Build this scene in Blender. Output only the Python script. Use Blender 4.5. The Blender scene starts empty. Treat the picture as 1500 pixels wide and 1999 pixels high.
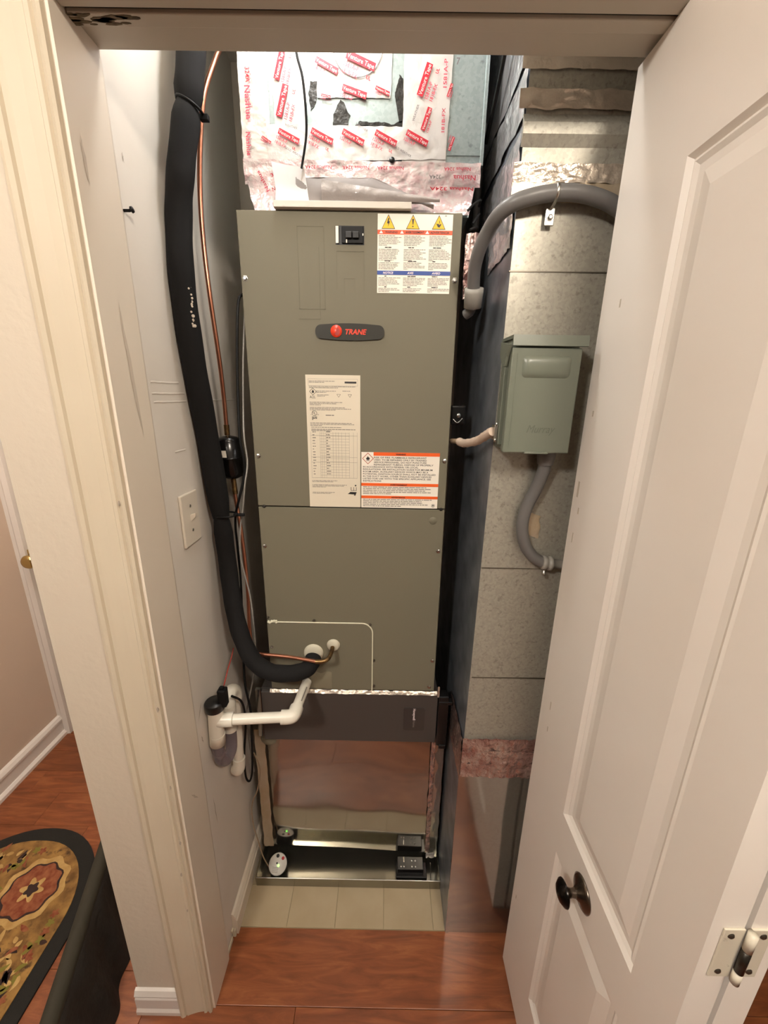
import bpy, bmesh, math, random
from mathutils import Vector, Matrix, noise
random.seed(7)
S = bpy.context.scene
COL = S.collection
# ------------------------------------------------------------------ camera
cam = bpy.data.cameras.new('camera'); cam.sensor_fit = 'HORIZONTAL'; cam.sensor_width = 36.0
cam.lens = 780 / 1500 * 36.0; cam.clip_start = 0.01; cam.clip_end = 50
cam_o = bpy.data.objects.new('camera', cam); COL.objects.link(cam_o); S.camera = cam_o
cam_o.matrix_world = (Matrix.Translation((0, 0, 1.58)) @ Matrix.Rotation(0.003, 4, 'Z')
                      @ Matrix.Rotation(-0.2835, 4, 'X') @ Matrix.Rotation(-0.0165, 4, 'Y')
                      @ Matrix.Rotation(math.pi / 2, 4, 'X'))
# ------------------------------------------------------------------ world, lamps, exposure
w = bpy.data.worlds.new('world'); S.world = w; w.use_nodes = True
w.node_tree.nodes['Background'].inputs[0].default_value = (1.0, 0.84, 0.66, 1)
w.node_tree.nodes['Background'].inputs[1].default_value = 0.02
def lamp(name, kind, loc, power, color, size, rot=(0, 0, 0), label=None):
    l = bpy.data.lights.new(name, kind); l.energy = power; l.color = color
    if kind == 'AREA': l.shape = 'DISK'; l.size = size
    else: l.shadow_soft_size = size
    o = bpy.data.objects.new(name, l); COL.objects.link(o); o.location = loc; o.rotation_euler = rot
    return o
lamp('room_ceiling_lamp', 'POINT', (0.50, -0.50, 2.36), 33, (1.0, 0.895, 0.765), 0.08)
lamp('room_far_lamp', 'POINT', (-0.72, -0.68, 2.36), 43, (1.0, 0.935, 0.85), 0.10)
lamp('hall_fill_lamp', 'POINT', (-1.05, 0.95, 2.30), 16, (1.0, 0.93, 0.86), 0.10)  # fill light added for the hallway's ambient level, no fixture seen
lamp('closet_bulb', 'POINT', (-0.17, 0.868, 2.385), 3.8, (0.96, 0.985, 1.0), 0.03)
S.view_settings.view_transform = 'Standard'; S.view_settings.look = 'None'
S.view_settings.gamma = 1.0; S.view_settings.use_curve_mapping = False
S.view_settings.exposure = 0.57

S.cycles.max_bounces = 8
# ------------------------------------------------------------------ materials
def srgb(r, g, b):
    f = lambda c: (c / 12.92 if c <= 0.04045 else ((c + 0.055) / 1.055) ** 2.4)
    return (f(r / 255), f(g / 255), f(b / 255), 1)
MATS = {}
def mat(name, col, rough=0.5, metal=0.0, bump=None, mottle=None, coat=0, spec=0.5, emit=None, trans=0, alpha=1, stains=None, rough_var=None, ior=None):
    """bump=(scale,strength,detail) noise relief; mottle=(scale,col2,amount[,kind]) colour variation; stains=(scale,col,thresh)"""
    m = bpy.data.materials.new(name); m.use_nodes = True; nt = m.node_tree; N = nt.nodes; L = nt.links
    p = N['Principled BSDF']
    p.inputs['Base Color'].default_value = col; p.inputs['Roughness'].default_value = rough
    p.inputs['Metallic'].default_value = metal; p.inputs['Coat Weight'].default_value = coat
    p.inputs['Specular IOR Level'].default_value = spec
    p.inputs['Transmission Weight'].default_value = trans; p.inputs['Alpha'].default_value = alpha
    if ior: p.inputs['IOR'].default_value = ior
    if emit: p.inputs['Emission Color'].default_value = emit[0]; p.inputs['Emission Strength'].default_value = emit[1]
    tc = N.new('ShaderNodeTexCoord'); out = None
    def tex(kind, scale, detail=4):
        if kind == 'voronoi':
            t = N.new('ShaderNodeTexVoronoi'); t.inputs['Scale'].default_value = scale; o = t.outputs['Color']
        else:
            t = N.new('ShaderNodeTexNoise'); t.inputs['Scale'].default_value = scale; t.inputs['Detail'].default_value = detail; o = t.outputs['Fac']
        L.new(tc.outputs['Object'], t.inputs['Vector']); return o
    cur = None
    if mottle:
        k = mottle[3] if len(mottle) > 3 else 'noise'
        o = tex(k, mottle[0])
        r = N.new('ShaderNodeMapRange'); r.inputs['From Min'].default_value = 0.3; r.inputs['From Max'].default_value = 0.7
        r.inputs['To Max'].default_value = mottle[2]
        L.new(o, r.inputs['Value'])
        mx = N.new('ShaderNodeMix'); mx.data_type = 'RGBA'; L.new(r.outputs[0], mx.inputs['Factor'])
        mx.inputs['A'].default_value = col; mx.inputs['B'].default_value = mottle[1]; cur = mx.outputs['Result']
    if stains:
        o = tex('noise', stains[0], 6)
        r = N.new('ShaderNodeMapRange'); r.inputs['From Min'].default_value = stains[2]; r.inputs['From Max'].default_value = stains[2] + 0.12
        r.inputs['To Max'].default_value = stains[3] if len(stains) > 3 else 0.8; L.new(o, r.inputs['Value'])
        mx = N.new('ShaderNodeMix'); mx.data_type = 'RGBA'; L.new(r.outputs[0], mx.inputs['Factor'])
        if cur: L.new(cur, mx.inputs['A'])
        else: mx.inputs['A'].default_value = col
        mx.inputs['B'].default_value = stains[1]; cur = mx.outputs['Result']
    if cur: L.new(cur, p.inputs['Base Color'])
    if rough_var:
        o = tex('noise', rough_var[0]); r = N.new('ShaderNodeMapRange')
        r.inputs['To Min'].default_value = rough_var[1]; r.inputs['To Max'].default_value = rough_var[2]
        L.new(o, r.inputs['Value']); L.new(r.outputs[0], p.inputs['Roughness'])
    if bump:
        o = tex('noise', bump[0], bump[2] if len(bump) > 2 else 3)
        b = N.new('ShaderNodeBump'); b.inputs['Strength'].default_value = bump[1]; b.inputs['Distance'].default_value = bump[3] if len(bump) > 3 else 0.002
        L.new(o, b.inputs['Height']); L.new(b.outputs[0], p.inputs['Normal'])
    MATS[name] = m; return m
def wood_mat():
    m = bpy.data.materials.new('wood_plank'); m.use_nodes = True; nt = m.node_tree; N = nt.nodes; L = nt.links; p = N['Principled BSDF']
    tc = N.new('ShaderNodeTexCoord'); oi = N.new('ShaderNodeObjectInfo')
    mp = N.new('ShaderNodeMapping'); mp.inputs['Scale'].default_value = (2.2, 16, 16)
    off = N.new('ShaderNodeVectorMath'); off.operation = 'SCALE'; off.inputs[0].default_value = (7, 13, 3); L.new(oi.outputs['Random'], off.inputs['Scale'])
    ad = N.new('ShaderNodeVectorMath'); ad.operation = 'ADD'; L.new(tc.outputs['Object'], ad.inputs[0]); L.new(off.outputs[0], ad.inputs[1])
    L.new(ad.outputs[0], mp.inputs['Vector'])
    n = N.new('ShaderNodeTexNoise'); n.inputs['Scale'].default_value = 2.4; n.inputs['Detail'].default_value = 10; n.inputs['Roughness'].default_value = 0.62; n.inputs['Distortion'].default_value = 0.9
    L.new(mp.outputs[0], n.inputs['Vector'])
    r = N.new('ShaderNodeValToRGB'); L.new(n.outputs['Fac'], r.inputs['Fac'])
    e = r.color_ramp.elements; e[0].position = 0.28; e[0].color = srgb(98, 52, 28); e[1].position = 0.72; e[1].color = srgb(152, 92, 54)
    el = r.color_ramp.elements.new(0.5); el.color = srgb(126, 70, 40)
    hs = N.new('ShaderNodeHueSaturation'); mr = N.new('ShaderNodeMapRange'); mr.inputs['To Min'].default_value = 0.82; mr.inputs['To Max'].default_value = 1.16
    L.new(oi.outputs['Random'], mr.inputs['Value']); L.new(mr.outputs[0], hs.inputs['Value']); L.new(r.outputs[0], hs.inputs['Color'])
    L.new(hs.outputs[0], p.inputs['Base Color']); p.inputs['Roughness'].default_value = 0.36
    MATS['wood'] = m
wood_mat()
M = mat
M('wall_closet', srgb(222, 215, 205), 0.7, mottle=(6, srgb(212, 203, 191), 0.6), bump=(40, 0.12, 3), stains=(9, srgb(160, 150, 138), 0.70, 0.35))
M('wall_room', srgb(206, 194, 176), 0.62, bump=(60, 0.35, 3, 0.003))
M('wall_hall', srgb(196, 176, 158), 0.7, bump=(60, 0.2))
M('ceiling', srgb(225, 220, 212), 0.9, bump=(120, 0.2))
M('trim_cream', srgb(203, 191, 169), 0.5, spec=0.3, mottle=(5, srgb(193, 179, 156), 0.5), bump=(25, 0.08))
M('trim_jamb', srgb(224, 213, 197), 0.45, mottle=(4, srgb(214, 200, 182), 0.5), bump=(30, 0.1), stains=(14, srgb(120, 104, 86), 0.72, 0.6))
M('trim_head', srgb(192, 184, 170), 0.5)
M('grime', srgb(74, 62, 44), 0.8, mottle=(60, srgb(140, 124, 98), 0.8))
M('trim_white', srgb(214, 206, 198), 0.4)
M('door_white', srgb(238, 231, 222), 0.42, bump=(18, 0.05), mottle=(3, srgb(230, 220, 208), 0.5))
M('scuff', srgb(196, 184, 168), 0.7)
M('scuff_dark', srgb(168, 156, 142), 0.7)
M('unit_paint', srgb(112, 107, 91), 0.55, spec=0.2, mottle=(3, srgb(112, 107, 90), 0.5), bump=(260, 0.05, 2, 0.0005))
M('unit_body', srgb(120, 116, 104), 0.5)
M('dark_gap', srgb(28, 25, 21), 0.8)
M('galv', srgb(166, 162, 150), 0.42, 0.40, mottle=(210, srgb(146, 143, 132), 0.5, 'voronoi'), bump=(9, 0.05, 2, 0.01), rough_var=(30, 0.3, 0.5), stains=(130, srgb(112, 108, 98), 0.57, 0.5))
M('galv_clean', srgb(186, 185, 180), 0.11, 0.95, bump=(3.5, 0.10, 2, 0.02), mottle=(160, srgb(176, 174, 168), 0.4, 'voronoi'))
M('galv_mirror', srgb(176, 171, 162), 0.08, 0.97, bump=(2.6, 0.10, 1, 0.02))
M('galv_plenum', srgb(168, 182, 184), 0.40, 0.45, mottle=(190, srgb(150, 166, 168), 0.6, 'voronoi'), stains=(60, srgb(96, 104, 106), 0.62, 0.7))
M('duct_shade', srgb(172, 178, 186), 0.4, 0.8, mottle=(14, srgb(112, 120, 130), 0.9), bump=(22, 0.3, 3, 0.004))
M('foil', srgb(226, 226, 228), 0.25, 0.75, bump=(38, 0.9, 5, 0.005), mottle=(60, srgb(214, 200, 204), 0.4))
M('foil_white', srgb(224, 222, 222), 0.34, 0.35, bump=(24, 0.7, 5, 0.005))
M('foil_nashua', srgb(226, 220, 220), 0.28, 0.55, bump=(42, 0.9, 5, 0.005), mottle=(95, srgb(222, 176, 184), 0.7))
M('foil_rose', srgb(232, 212, 204), 0.2, 0.85, bump=(70, 1.0, 5, 0.007), mottle=(22, srgb(176, 128, 122), 0.9))
M('foil_tan', srgb(198, 186, 168), 0.34, 0.5, bump=(40, 0.5, 4, 0.004), mottle=(14, srgb(176, 152, 112), 0.8))
M('print_red', srgb(206, 30, 54), 0.5)
M('print_pink', srgb(212, 74, 96), 0.5)
M('print_white', srgb(242, 226, 226), 0.5)
M('print_grey', srgb(128, 120, 122), 0.5)
M('print_black', srgb(34, 32, 32), 0.5)
M('print_dim', srgb(138, 131, 122), 0.5)
M('butyl_black', srgb(18, 17, 16), 0.35, bump=(70, 0.6, 3, 0.004))
M('foam_black', srgb(20, 19, 19), 0.9, spec=0.25, bump=(120, 0.15, 2, 0.001), mottle=(5, srgb(26, 25, 25), 0.7))
M('plastic_black', srgb(22, 21, 21), 0.3)
M('rubber_black', srgb(14, 13, 13), 0.55, spec=0.25)
M('gloss_black', srgb(16, 15, 15), 0.22)
M('copper', srgb(214, 150, 122), 0.30, 0.95, mottle=(18, srgb(180, 112, 86), 0.7))
M('brass', srgb(150, 118, 76), 0.35, 0.9, mottle=(90, srgb(80, 60, 44), 0.9))
M('brass_bright', srgb(196, 170, 112), 0.22, 0.95)
M('pvc_white', srgb(230, 224, 210), 0.3)
M('pvc_grey', srgb(104, 102, 100), 0.42)
M('pvc_grey_light', srgb(148, 144, 136), 0.42)
M('clear_pvc', srgb(178, 168, 176), 0.12, trans=0.75, ior=1.3, spec=0.5)
M('grommet', srgb(196, 190, 170), 0.6, bump=(50, 0.3))
M('putty', srgb(124, 118, 99), 0.5, bump=(60, 0.4))
M('bead', srgb(214, 210, 186), 0.3)
M('zinc', srgb(186, 184, 178), 0.26, 0.95)
M('zinc_dark', srgb(110, 104, 94), 0.35, 0.9)
M('filter_grey', srgb(68, 63, 60), 0.42, bump=(200, 0.08, 2, 0.0005))
M('filter_label', srgb(58, 52, 50), 0.45)
M('disc_green', srgb(106, 111, 98), 0.34, bump=(160, 0.04, 2, 0.0005))
M('cloth_wrap', srgb(196, 176, 158), 0.75, bump=(60, 0.5, 3, 0.003))
M('paper', srgb(230, 226, 224), 0.7)
M('paper_shaded', srgb(150, 142, 138), 0.7, mottle=(8, srgb(132, 123, 120), 0.7))  # white paper painted grey for the shade on the bundle's front
M('plastic_film', srgb(160, 152, 148), 0.18, bump=(30, 0.6, 4, 0.006))
M('bar_paint', srgb(196, 188, 176), 0.4)
M('label_white', srgb(236, 228, 214), 0.5)
M('label_plate', srgb(214, 204, 184), 0.42)
M('lab_orange', srgb(228, 92, 28), 0.5)
M('lab_orange2', srgb(222, 82, 40), 0.5)
M('lab_blue', srgb(34, 66, 140), 0.5)
M('lab_yellow', srgb(236, 186, 26), 0.5)
M('logo_dark', srgb(42, 40, 33), 0.45, spec=0.3)
M('logo_red', srgb(224, 62, 36), 0.35)
M('logo_deep', srgb(160, 30, 16), 0.4)
M('tile', srgb(174, 158, 130), 0.5, mottle=(7, srgb(158, 140, 110), 0.8), stains=(30, srgb(120, 100, 70), 0.74, 0.6))
M('grout', srgb(150, 138, 108), 0.8)
M('subfloor', srgb(60, 40, 26), 0.8)
M('switch_ivory', srgb(222, 212, 196), 0.4)
M('foil_dull', srgb(212, 200, 186), 0.3, 0.7, bump=(40, 0.9, 5, 0.006), mottle=(20, srgb(184, 172, 156), 0.7))
M('disc_mark', srgb(90, 95, 83), 0.4)  # darker box green, stands in for relief shading of embossed letters
M('pan_metal', srgb(150, 146, 132), 0.24, 0.95, bump=(6, 0.08, 2, 0.01))
M('steel_dark', srgb(60, 56, 50), 0.35, 0.8)
M('nickel', srgb(104, 94, 84), 0.26, 0.95)
M('nickel_dark', srgb(30, 27, 25), 0.2, 0.8)
M('hinge_paint', srgb(206, 198, 180), 0.4, stains=(70, srgb(90, 80, 66), 0.62, 0.9))
M('led_green', srgb(90, 220, 60), 0.4, emit=((0.25, 1.0, 0.12, 1), 2.5))
M('alarm_white', srgb(190, 186, 178), 0.4)
M('red_plastic', srgb(170, 30, 36), 0.4)
M('wire_red', srgb(196, 66, 52), 0.45)
M('wire_grey', srgb(138, 134, 128), 0.5)
M('wire_tan', srgb(150, 128, 104), 0.55)
M('rug_black', srgb(26, 24, 20), 0.95, bump=(300, 0.5))
M('rug_gold', srgb(156, 118, 62), 0.95, bump=(300, 0.5), mottle=(26, srgb(92, 62, 26), 0.95), stains=(34, srgb(60, 40, 22), 0.58, 0.9))
M('rug_cream', srgb(186, 154, 96), 0.95, bump=(300, 0.5), mottle=(40, srgb(150, 112, 58), 0.7))
M('rug_red', srgb(112, 46, 24), 0.95, bump=(300, 0.5), mottle=(60, srgb(150, 96, 60), 0.8))
M('rug_dark', srgb(36, 24, 26), 0.95, bump=(300, 0.5), mottle=(20, srgb(66, 40, 26), 0.6))
M('rug_olive', srgb(116, 106, 40), 0.95, bump=(300, 0.5))
M('drape', srgb(34, 30, 24), 0.8, bump=(16, 0.5, 4, 0.02), mottle=(12, srgb(20, 18, 16), 0.8))
M('drape_rim', srgb(42, 38, 26), 0.8, bump=(40, 0.3))

# ------------------------------------------------------------------ geometry helpers
class G:
    """a mesh under construction"""
    def __init__(s): s.v = []; s.f = []; s.mi = []; s.k = 0; s.sm = []
    def add(s, vs, fs, smooth=False):
        o = len(s.v); s.v += [tuple(v) for v in vs]; s.f += [tuple(i + o for i in f) for f in fs]
        s.mi += [s.k] * len(fs); s.sm += [smooth] * len(fs); return s
    def mat(s, k): s.k = k; return s
    def box(s, x0, x1, y0, y1, z0, z1, b=0.0):
        if b <= 0:
            v = [(x, y, z) for z in (z0, z1) for y in (y0, y1) for x in (x0, x1)]
            return s.add(v, [(0, 2, 3, 1), (4, 5, 7, 6), (0, 1, 5, 4), (2, 6, 7, 3), (0, 4, 6, 2), (1, 3, 7, 5)])
        bm = bmesh.new(); bmesh.ops.create_cube(bm, size=1)
        bmesh.ops.scale(bm, vec=(x1 - x0, y1 - y0, z1 - z0), verts=bm.verts)
        bmesh.ops.translate(bm, vec=((x0 + x1) / 2, (y0 + y1) / 2, (z0 + z1) / 2), verts=bm.verts)
        bmesh.ops.bevel(bm, geom=list(bm.edges), offset=b, segments=2, affect='EDGES', profile=0.5)
        return s.bm(bm)
    def bm(s, bm, smooth=False):
        bm.verts.index_update()
        s.add([v.co[:] for v in bm.verts], [[v.index for v in f.verts] for f in bm.faces], smooth); bm.free(); return s
    def quad(s, a, b, c, d): return s.add([a, b, c, d], [(0, 1, 2, 3)])
    def prism(s, pts, axis, a0, a1, smooth=False):
        """polygon pts (2d) extruded along axis between a0 and a1"""
        def P(p, a): return {'x': (a, p[0], p[1]), 'y': (p[0], a, p[1]), 'z': (p[0], p[1], a)}[axis]
        n = len(pts); v = [P(p, a0) for p in pts] + [P(p, a1) for p in pts]
        f = [(i, (i + 1) % n, (i + 1) % n + n, i + n) for i in range(n)] + [tuple(range(n))[::-1], tuple(range(n, 2 * n))]
        return s.add(v, f, smooth)
    def tube(s, path, r, seg=14, smooth=True, res=0, cap=True, rfun=None):
        P = [Vector(p) for p in path]
        if res: P = crom(P, res)
        n = len(P); vs = []; fs = []
        t0 = (P[1] - P[0]).normalized(); up = Vector((0, 0, 1)) if abs(t0.z) < 0.9 else Vector((0, 1, 0))
        nrm = t0.cross(up).normalized()
        for i in range(n):
            t = ((P[min(i + 1, n - 1)] - P[max(i - 1, 0)])).normalized()
            nrm = (nrm - t * nrm.dot(t)).normalized(); bn = t.cross(nrm)
            rr = r if rfun is None else r * rfun(i / (n - 1))
            for k in range(seg):
                a = 2 * math.pi * k / seg
                vs.append(P[i] + (nrm * math.cos(a) + bn * math.sin(a)) * rr)
        for i in range(n - 1):
            for k in range(seg):
                fs.append((i * seg + k, i * seg + (k + 1) % seg, (i + 1) * seg + (k + 1) % seg, (i + 1) * seg + k))
        s.add(vs, fs, smooth)
        if cap:
            s.add(vs[:seg], [tuple(range(seg))[::-1]]); s.add(vs[-seg:], [tuple(range(seg))])
        return s
    def lathe(s, prof, org, axis, seg=24, smooth=True):
        """prof = [(dist along axis, radius)...]"""
        ax = Vector(axis).normalized(); up = Vector((0, 0, 1)) if abs(ax.z) < 0.9 else Vector((1, 0, 0))
        a = ax.cross(up).normalized(); b = ax.cross(a); o = Vector(org); vs = []; fs = []
        for d, r in prof:
            for k in range(seg):
                t = 2 * math.pi * k / seg; vs.append(o + ax * d + (a * math.cos(t) + b * math.sin(t)) * r)
        for i in range(len(prof) - 1):
            for k in range(seg):
                fs.append((i * seg + k, i * seg + (k + 1) % seg, (i + 1) * seg + (k + 1) % seg, (i + 1) * seg + k))
        s.add(vs, fs, smooth)
        if prof[0][1] > 1e-5: s.add(vs[:seg], [tuple(range(seg))[::-1]])
        if prof[-1][1] > 1e-5: s.add(vs[-seg:], [tuple(range(seg))])
        return s
    def sheet(s, fn, nu, nv, smooth=True):
        vs = [fn(i / nu, j / nv) for j in range(nv + 1) for i in range(nu + 1)]; W = nu + 1
        return s.add(vs, [(j * W + i, j * W + i + 1, (j + 1) * W + i + 1, (j + 1) * W + i) for j in range(nv) for i in range(nu)], smooth)
    def text(s, body, x, z, size, y, align='LEFT', rot=0.0, shear=0.0, bold=0.0, width=None, mirror=False, plane='y'):
        vs, fs = text_geo(body, shear, bold)
        xs = [v[0] for v in vs]; w = max(xs) - min(xs); sx = size; sz = size
        if width: sx = width / w
        x0 = min(xs); off = {'LEFT': 0, 'CENTER': -w / 2, 'RIGHT': -w}[align]
        c, q = math.cos(rot), math.sin(rot); out = []
        for vx, vy in vs:
            a = (vx - x0 + off) * sx * (-1 if mirror else 1); b = vy * sz
            p, t = x + a * c - b * q, z + a * q + b * c
            out.append((p, y, t) if plane == 'y' else (y, -p, t))
        return s.add(out, [f[::-1] for f in fs] if mirror else fs)
    def rects(s, rs, y):
        for x0, x1, z0, z1 in rs: s.add([(x0, y, z0), (x1, y, z0), (x1, y, z1), (x0, y, z1)], [(0, 1, 2, 3)])
        return s
    def poly(s, pts, y): return s.add([(p[0], y, p[1]) for p in pts], [tuple(range(len(pts)))])
    def words(s, x0, x1, ztop, pitch, lines, y, fill=0.5, ragged=0.25, wl=(2, 9)):
        """rows of fine print too small to read: one small dash for each word"""
        ch = pitch * 0.42
        for k in range(lines):
            zt = ztop - k * pitch; end = x1 - (x1 - x0) * (random.random() * ragged if k < lines - 1 else 0.3 + 0.5 * random.random()); x = x0
            while x < end:
                L = random.randint(*wl) * ch; e = min(x + L, end)
                s.rects([(x, e, zt - pitch * fill, zt)], y); x = e + ch * 0.8
        return s
_TC = {}
def text_geo(body, shear, bold):
    k = (body, shear, bold)
    if k in _TC: return _TC[k]
    c = bpy.data.curves.new('t', 'FONT'); c.body = body; c.size = 1.0; c.shear = shear; c.offset = bold; c.resolution_u = 2
    o = bpy.data.objects.new('t', c); COL.objects.link(o)
    dg = bpy.context.evaluated_depsgraph_get(); me = bpy.data.meshes.new_from_object(o.evaluated_get(dg))
    r = ([(v.co.x, v.co.y) for v in me.vertices], [tuple(p.vertices) for p in me.polygons])
    bpy.data.objects.remove(o); bpy.data.curves.remove(c); bpy.data.meshes.remove(me)
    _TC[k] = r; return r
def crom(P, res):
    out = []
    Q = [P[0] * 2 - P[1]] + P + [P[-1] * 2 - P[-2]]
    for i in range(1, len(Q) - 2):
        a, b, c, d = Q[i - 1:i + 3]
        for k in range(res):
            t = k / res
            out.append(0.5 * ((2 * b) + (c - a) * t + (2 * a - 5 * b + 4 * c - d) * t * t + (3 * b - a - 3 * c + d) * t ** 3))
    out.append(P[-1]); return out
def mesh(name, g, mats):
    me = bpy.data.meshes.new(name); me.from_pydata(g.v, [], g.f)
    for m in ([mats] if isinstance(mats, str) else mats): me.materials.append(MATS[m])
    me.polygons.foreach_set('material_index', g.mi); me.polygons.foreach_set('use_smooth', g.sm); me.update()
    return me
def obj(name, g, mats, parent=None, label=None):
    me = g if isinstance(g, bpy.types.Mesh) else mesh(name, g, mats)
    o = bpy.data.objects.new(name, me); COL.objects.link(o)
    if parent is not None:
        o.parent = parent; o.matrix_parent_inverse = Matrix.Translation(-world_loc(parent))
    if label: o['label'] = label
    if name in STUFF: o['kind'] = 'stuff'
    return o
STUFF = {'fine_print', 'band_lettering', 'breaker_sticker', 'plate_symbols', 'grime', 'chip', 'scuff', 'paint_speck', 'badge_lettering', 'label_lettering', 'tape_lettering', 'face_print', 'label_print', 'flame_symbol', 'warning_symbol', 'plaster_ridge', 'sealing_bead', 'knockout_rib', 'maker_mark'}
def world_loc(o):
    v = Vector(o.location)
    return v
def thing(name, label, cat, loc=(0, 0, 0), group=None):
    o = bpy.data.objects.new(name, None); COL.objects.link(o); o.location = loc; o.empty_display_size = 0.05
    o['label'] = label; o['category'] = cat
    if group: o['group'] = group
    return o
def one(name, g, mats, label, cat, group=None):
    o = obj(name, g, mats); o['label'] = label; o['category'] = cat
    if group: o['group'] = group
    return o
def struct(name, g, mats, label):
    o = obj(name, g, mats); o['kind'] = 'structure'; o['label'] = label; return o
def struct_empty(name, label, loc=(0, 0, 0)):
    o = bpy.data.objects.new(name, None); COL.objects.link(o); o.location = loc; o['kind'] = 'structure'; o['label'] = label; return o
def nz(x, y, z, s=1.0): return noise.noise(Vector((x * s, y * s, z * s)))

# ------------------------------------------------------------------ floor
floor = struct('floor', G().box(-4.5, 4.4, -5.6, 3.0, -0.06, -0.012), 'subfloor', 'reddish brown wood plank floor with pale vinyl tiles inside the closet')
def plank(x0, x1, y0, y1):
    g = G().box(-(x1 - x0) / 2 + 0.0004, (x1 - x0) / 2 - 0.0004, -(y1 - y0) / 2 + 0.0004, (y1 - y0) / 2 - 0.0004, -0.011, 0, 0.0012)
    o = obj('plank', g, 'wood', floor); o.location = ((x0 + x1) / 2, (y0 + y1) / 2, 0); return o
plank(-0.44, 0.52, 0.657, 0.822)                      # threshold board
rows = [0.657, 0.49, 0.323, 0.156, -0.011, -0.178, -0.345]
seams = [[-0.62, -0.217, 0.95, 1.6], [-0.62, 0.28, 1.6], [-0.62, -0.05, 1.0, 1.6], [-0.62, 0.5, 1.6], [-0.62, 0.1, 1.6], [-0.62, 0.45, 1.6]]
for k in range(6):
    for a, b in zip(seams[k], seams[k][1:]): plank(a, b, rows[k + 1], rows[k])
hr = [3.0, 2.6, 2.2, 1.9, 1.75, 1.63, 1.53, 1.435, 1.335, 1.24, 1.11, 0.98, 0.85, 0.72, 0.59, 0.46, 0.33, 0.2, 0.07]
hs = [[-1.2], [-1.0], [-1.3], [-1.1], [-1.25], [-1.05], [-1.38, -0.9], [-1.16], [-1.44, -1.02], [-1.31], [-1.1, -0.7], [-1.4], [-0.95], [-1.2], [-0.8], [-1.3], [-1.0], [-1.2]]
for k in range(len(hr) - 1):
    xs = [-2.6] + hs[k] + [-0.62 if hr[k] < 1.44 else 0.2]
    for a, b in zip(xs, xs[1:]): plank(a, b, hr[k + 1], hr[k])
for k in range(6):                                    # right of the closet
    plank(0.74, 1.5, 0.657 + 0.13 * k, 0.787 + 0.13 * k); plank(1.5, 2.3, 0.657 + 0.13 * k, 0.787 + 0.13 * k)
plank(1.6, 2.3, 0.49, 0.657); plank(1.6, 2.3, 0.323, 0.49); plank(1.6, 2.3, 0.156, 0.323)
back = obj('plank', G().box(-4.4, 4.3, -5.5, -0.346, -0.011, 0), 'wood', floor)
obj('grout', G().box(-0.44, 0.9, 0.823, 1.375, -0.012, -0.0035), 'grout', floor)
tx = [-0.44, -0.283, -0.134, 0.017, 0.171, 0.325]
for a, b in zip(tx, tx[1:]):
    for c, d in ((0.8235, 0.935), (0.935, 1.086), (1.086, 1.24), (1.24, 1.374)):
        o = obj('tile', G().box(-(b - a) / 2 + 0.0008, (b - a) / 2 - 0.0008, -(d - c) / 2 + 0.0008, (d - c) / 2 - 0.0008, -0.006, -0.001, 0.0006), 'tile', floor)
        o.location = ((a + b) / 2, (c + d) / 2, 0)

# ------------------------------------------------------------------ walls, ceiling, trim
struct('ceiling', G().box(-4.5, 4.4, -5.6, 3.0, 2.44, 2.5), 'ceiling', 'plain white ceiling above the room and the closet')
struct('wall_left', G().box(-0.62, -0.44, 0.66, 1.375, 0, 2.44), ['wall_closet'], 'pale closet side wall carrying the pipes and the light switch')
struct('wall_front', G().box(-0.62, -0.4405, 0.652, 0.6595, 0, 2.44).box(-0.6275, -0.6201, 0.652, 1.375, 0, 2.44), 'wall_room', 'cream painted wall end beside the closet door casing')
struct('wall_back', G().box(-0.62, 0.72, 1.376, 1.45, 0, 2.44), 'wall_closet', 'pale back wall of the closet behind the air handler')
struct('wall_right', G().box(0.65, 0.73, 0.66, 1.375, 0, 2.44).box(0.50, 0.74, 0.652, 0.765, 0, 2.44), 'wall_closet', 'closet side wall hidden behind the folded door')
struct('wall_header', G().box(-0.4405, 0.50, 0.655, 0.752, 2.078, 2.44), 'wall_room', 'wall above the closet opening')
struct('wall_hall_side', G().box(-1.62, -1.535, 0.2, 1.545, 0, 2.44), 'wall_hall', 'beige hallway wall with white baseboard left of the rug')
struct('wall_hall_end', G().box(-3, -1.548, 1.556, 1.64, 0, 2.44).box(-0.66, 0.3, 1.556, 1.64, 0, 2.44).box(-1.55, -0.65, 1.556, 1.64, 2.05, 2.44), 'wall_hall', 'hallway end wall holding the white door')
struct('wall_rear', G().box(-4.5, 4.4, -5.6, -5.5, 0, 2.44), 'wall_room', 'cream room wall behind the viewer')
struct('wall_room_right', G().box(4.3, 4.4, -5.5, 3.0, 0, 2.44), 'wall_room', 'cream room wall far to the right')
struct('wall_room_left', G().box(-4.5, -4.4, -5.5, 1.6, 0, 2.44), 'wall_room', 'cream room wall far to the left')
struct('wall_far', G().box(0.3, 4.4, 2.9, 3.0, 0, 2.44), 'wall_room', 'cream wall far beyond the closet')
# drywall joint ridges and torn paper edges on the closet wall
g = G()
for z, y0, y1 in ((1.598, 0.775, 0.88), (1.577, 0.775, 0.90), (1.561, 0.778, 0.905), (1.562, 1.0, 1.24), (1.46, 0.83, 0.875)):
    n = 14
    g.sheet(lambda u, v, z=z, y0=y0, y1=y1: (-0.4398 + 0.0007 * math.sin(math.pi * v), y0 + (y1 - y0) * u, z + 0.0012 * nz(u * 5, z * 9, 1) + (v - 0.5) * 0.004), n, 4)
wl = bpy.data.objects['wall_left']
obj('plaster_ridge', g, 'wall_closet', wl)
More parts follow.
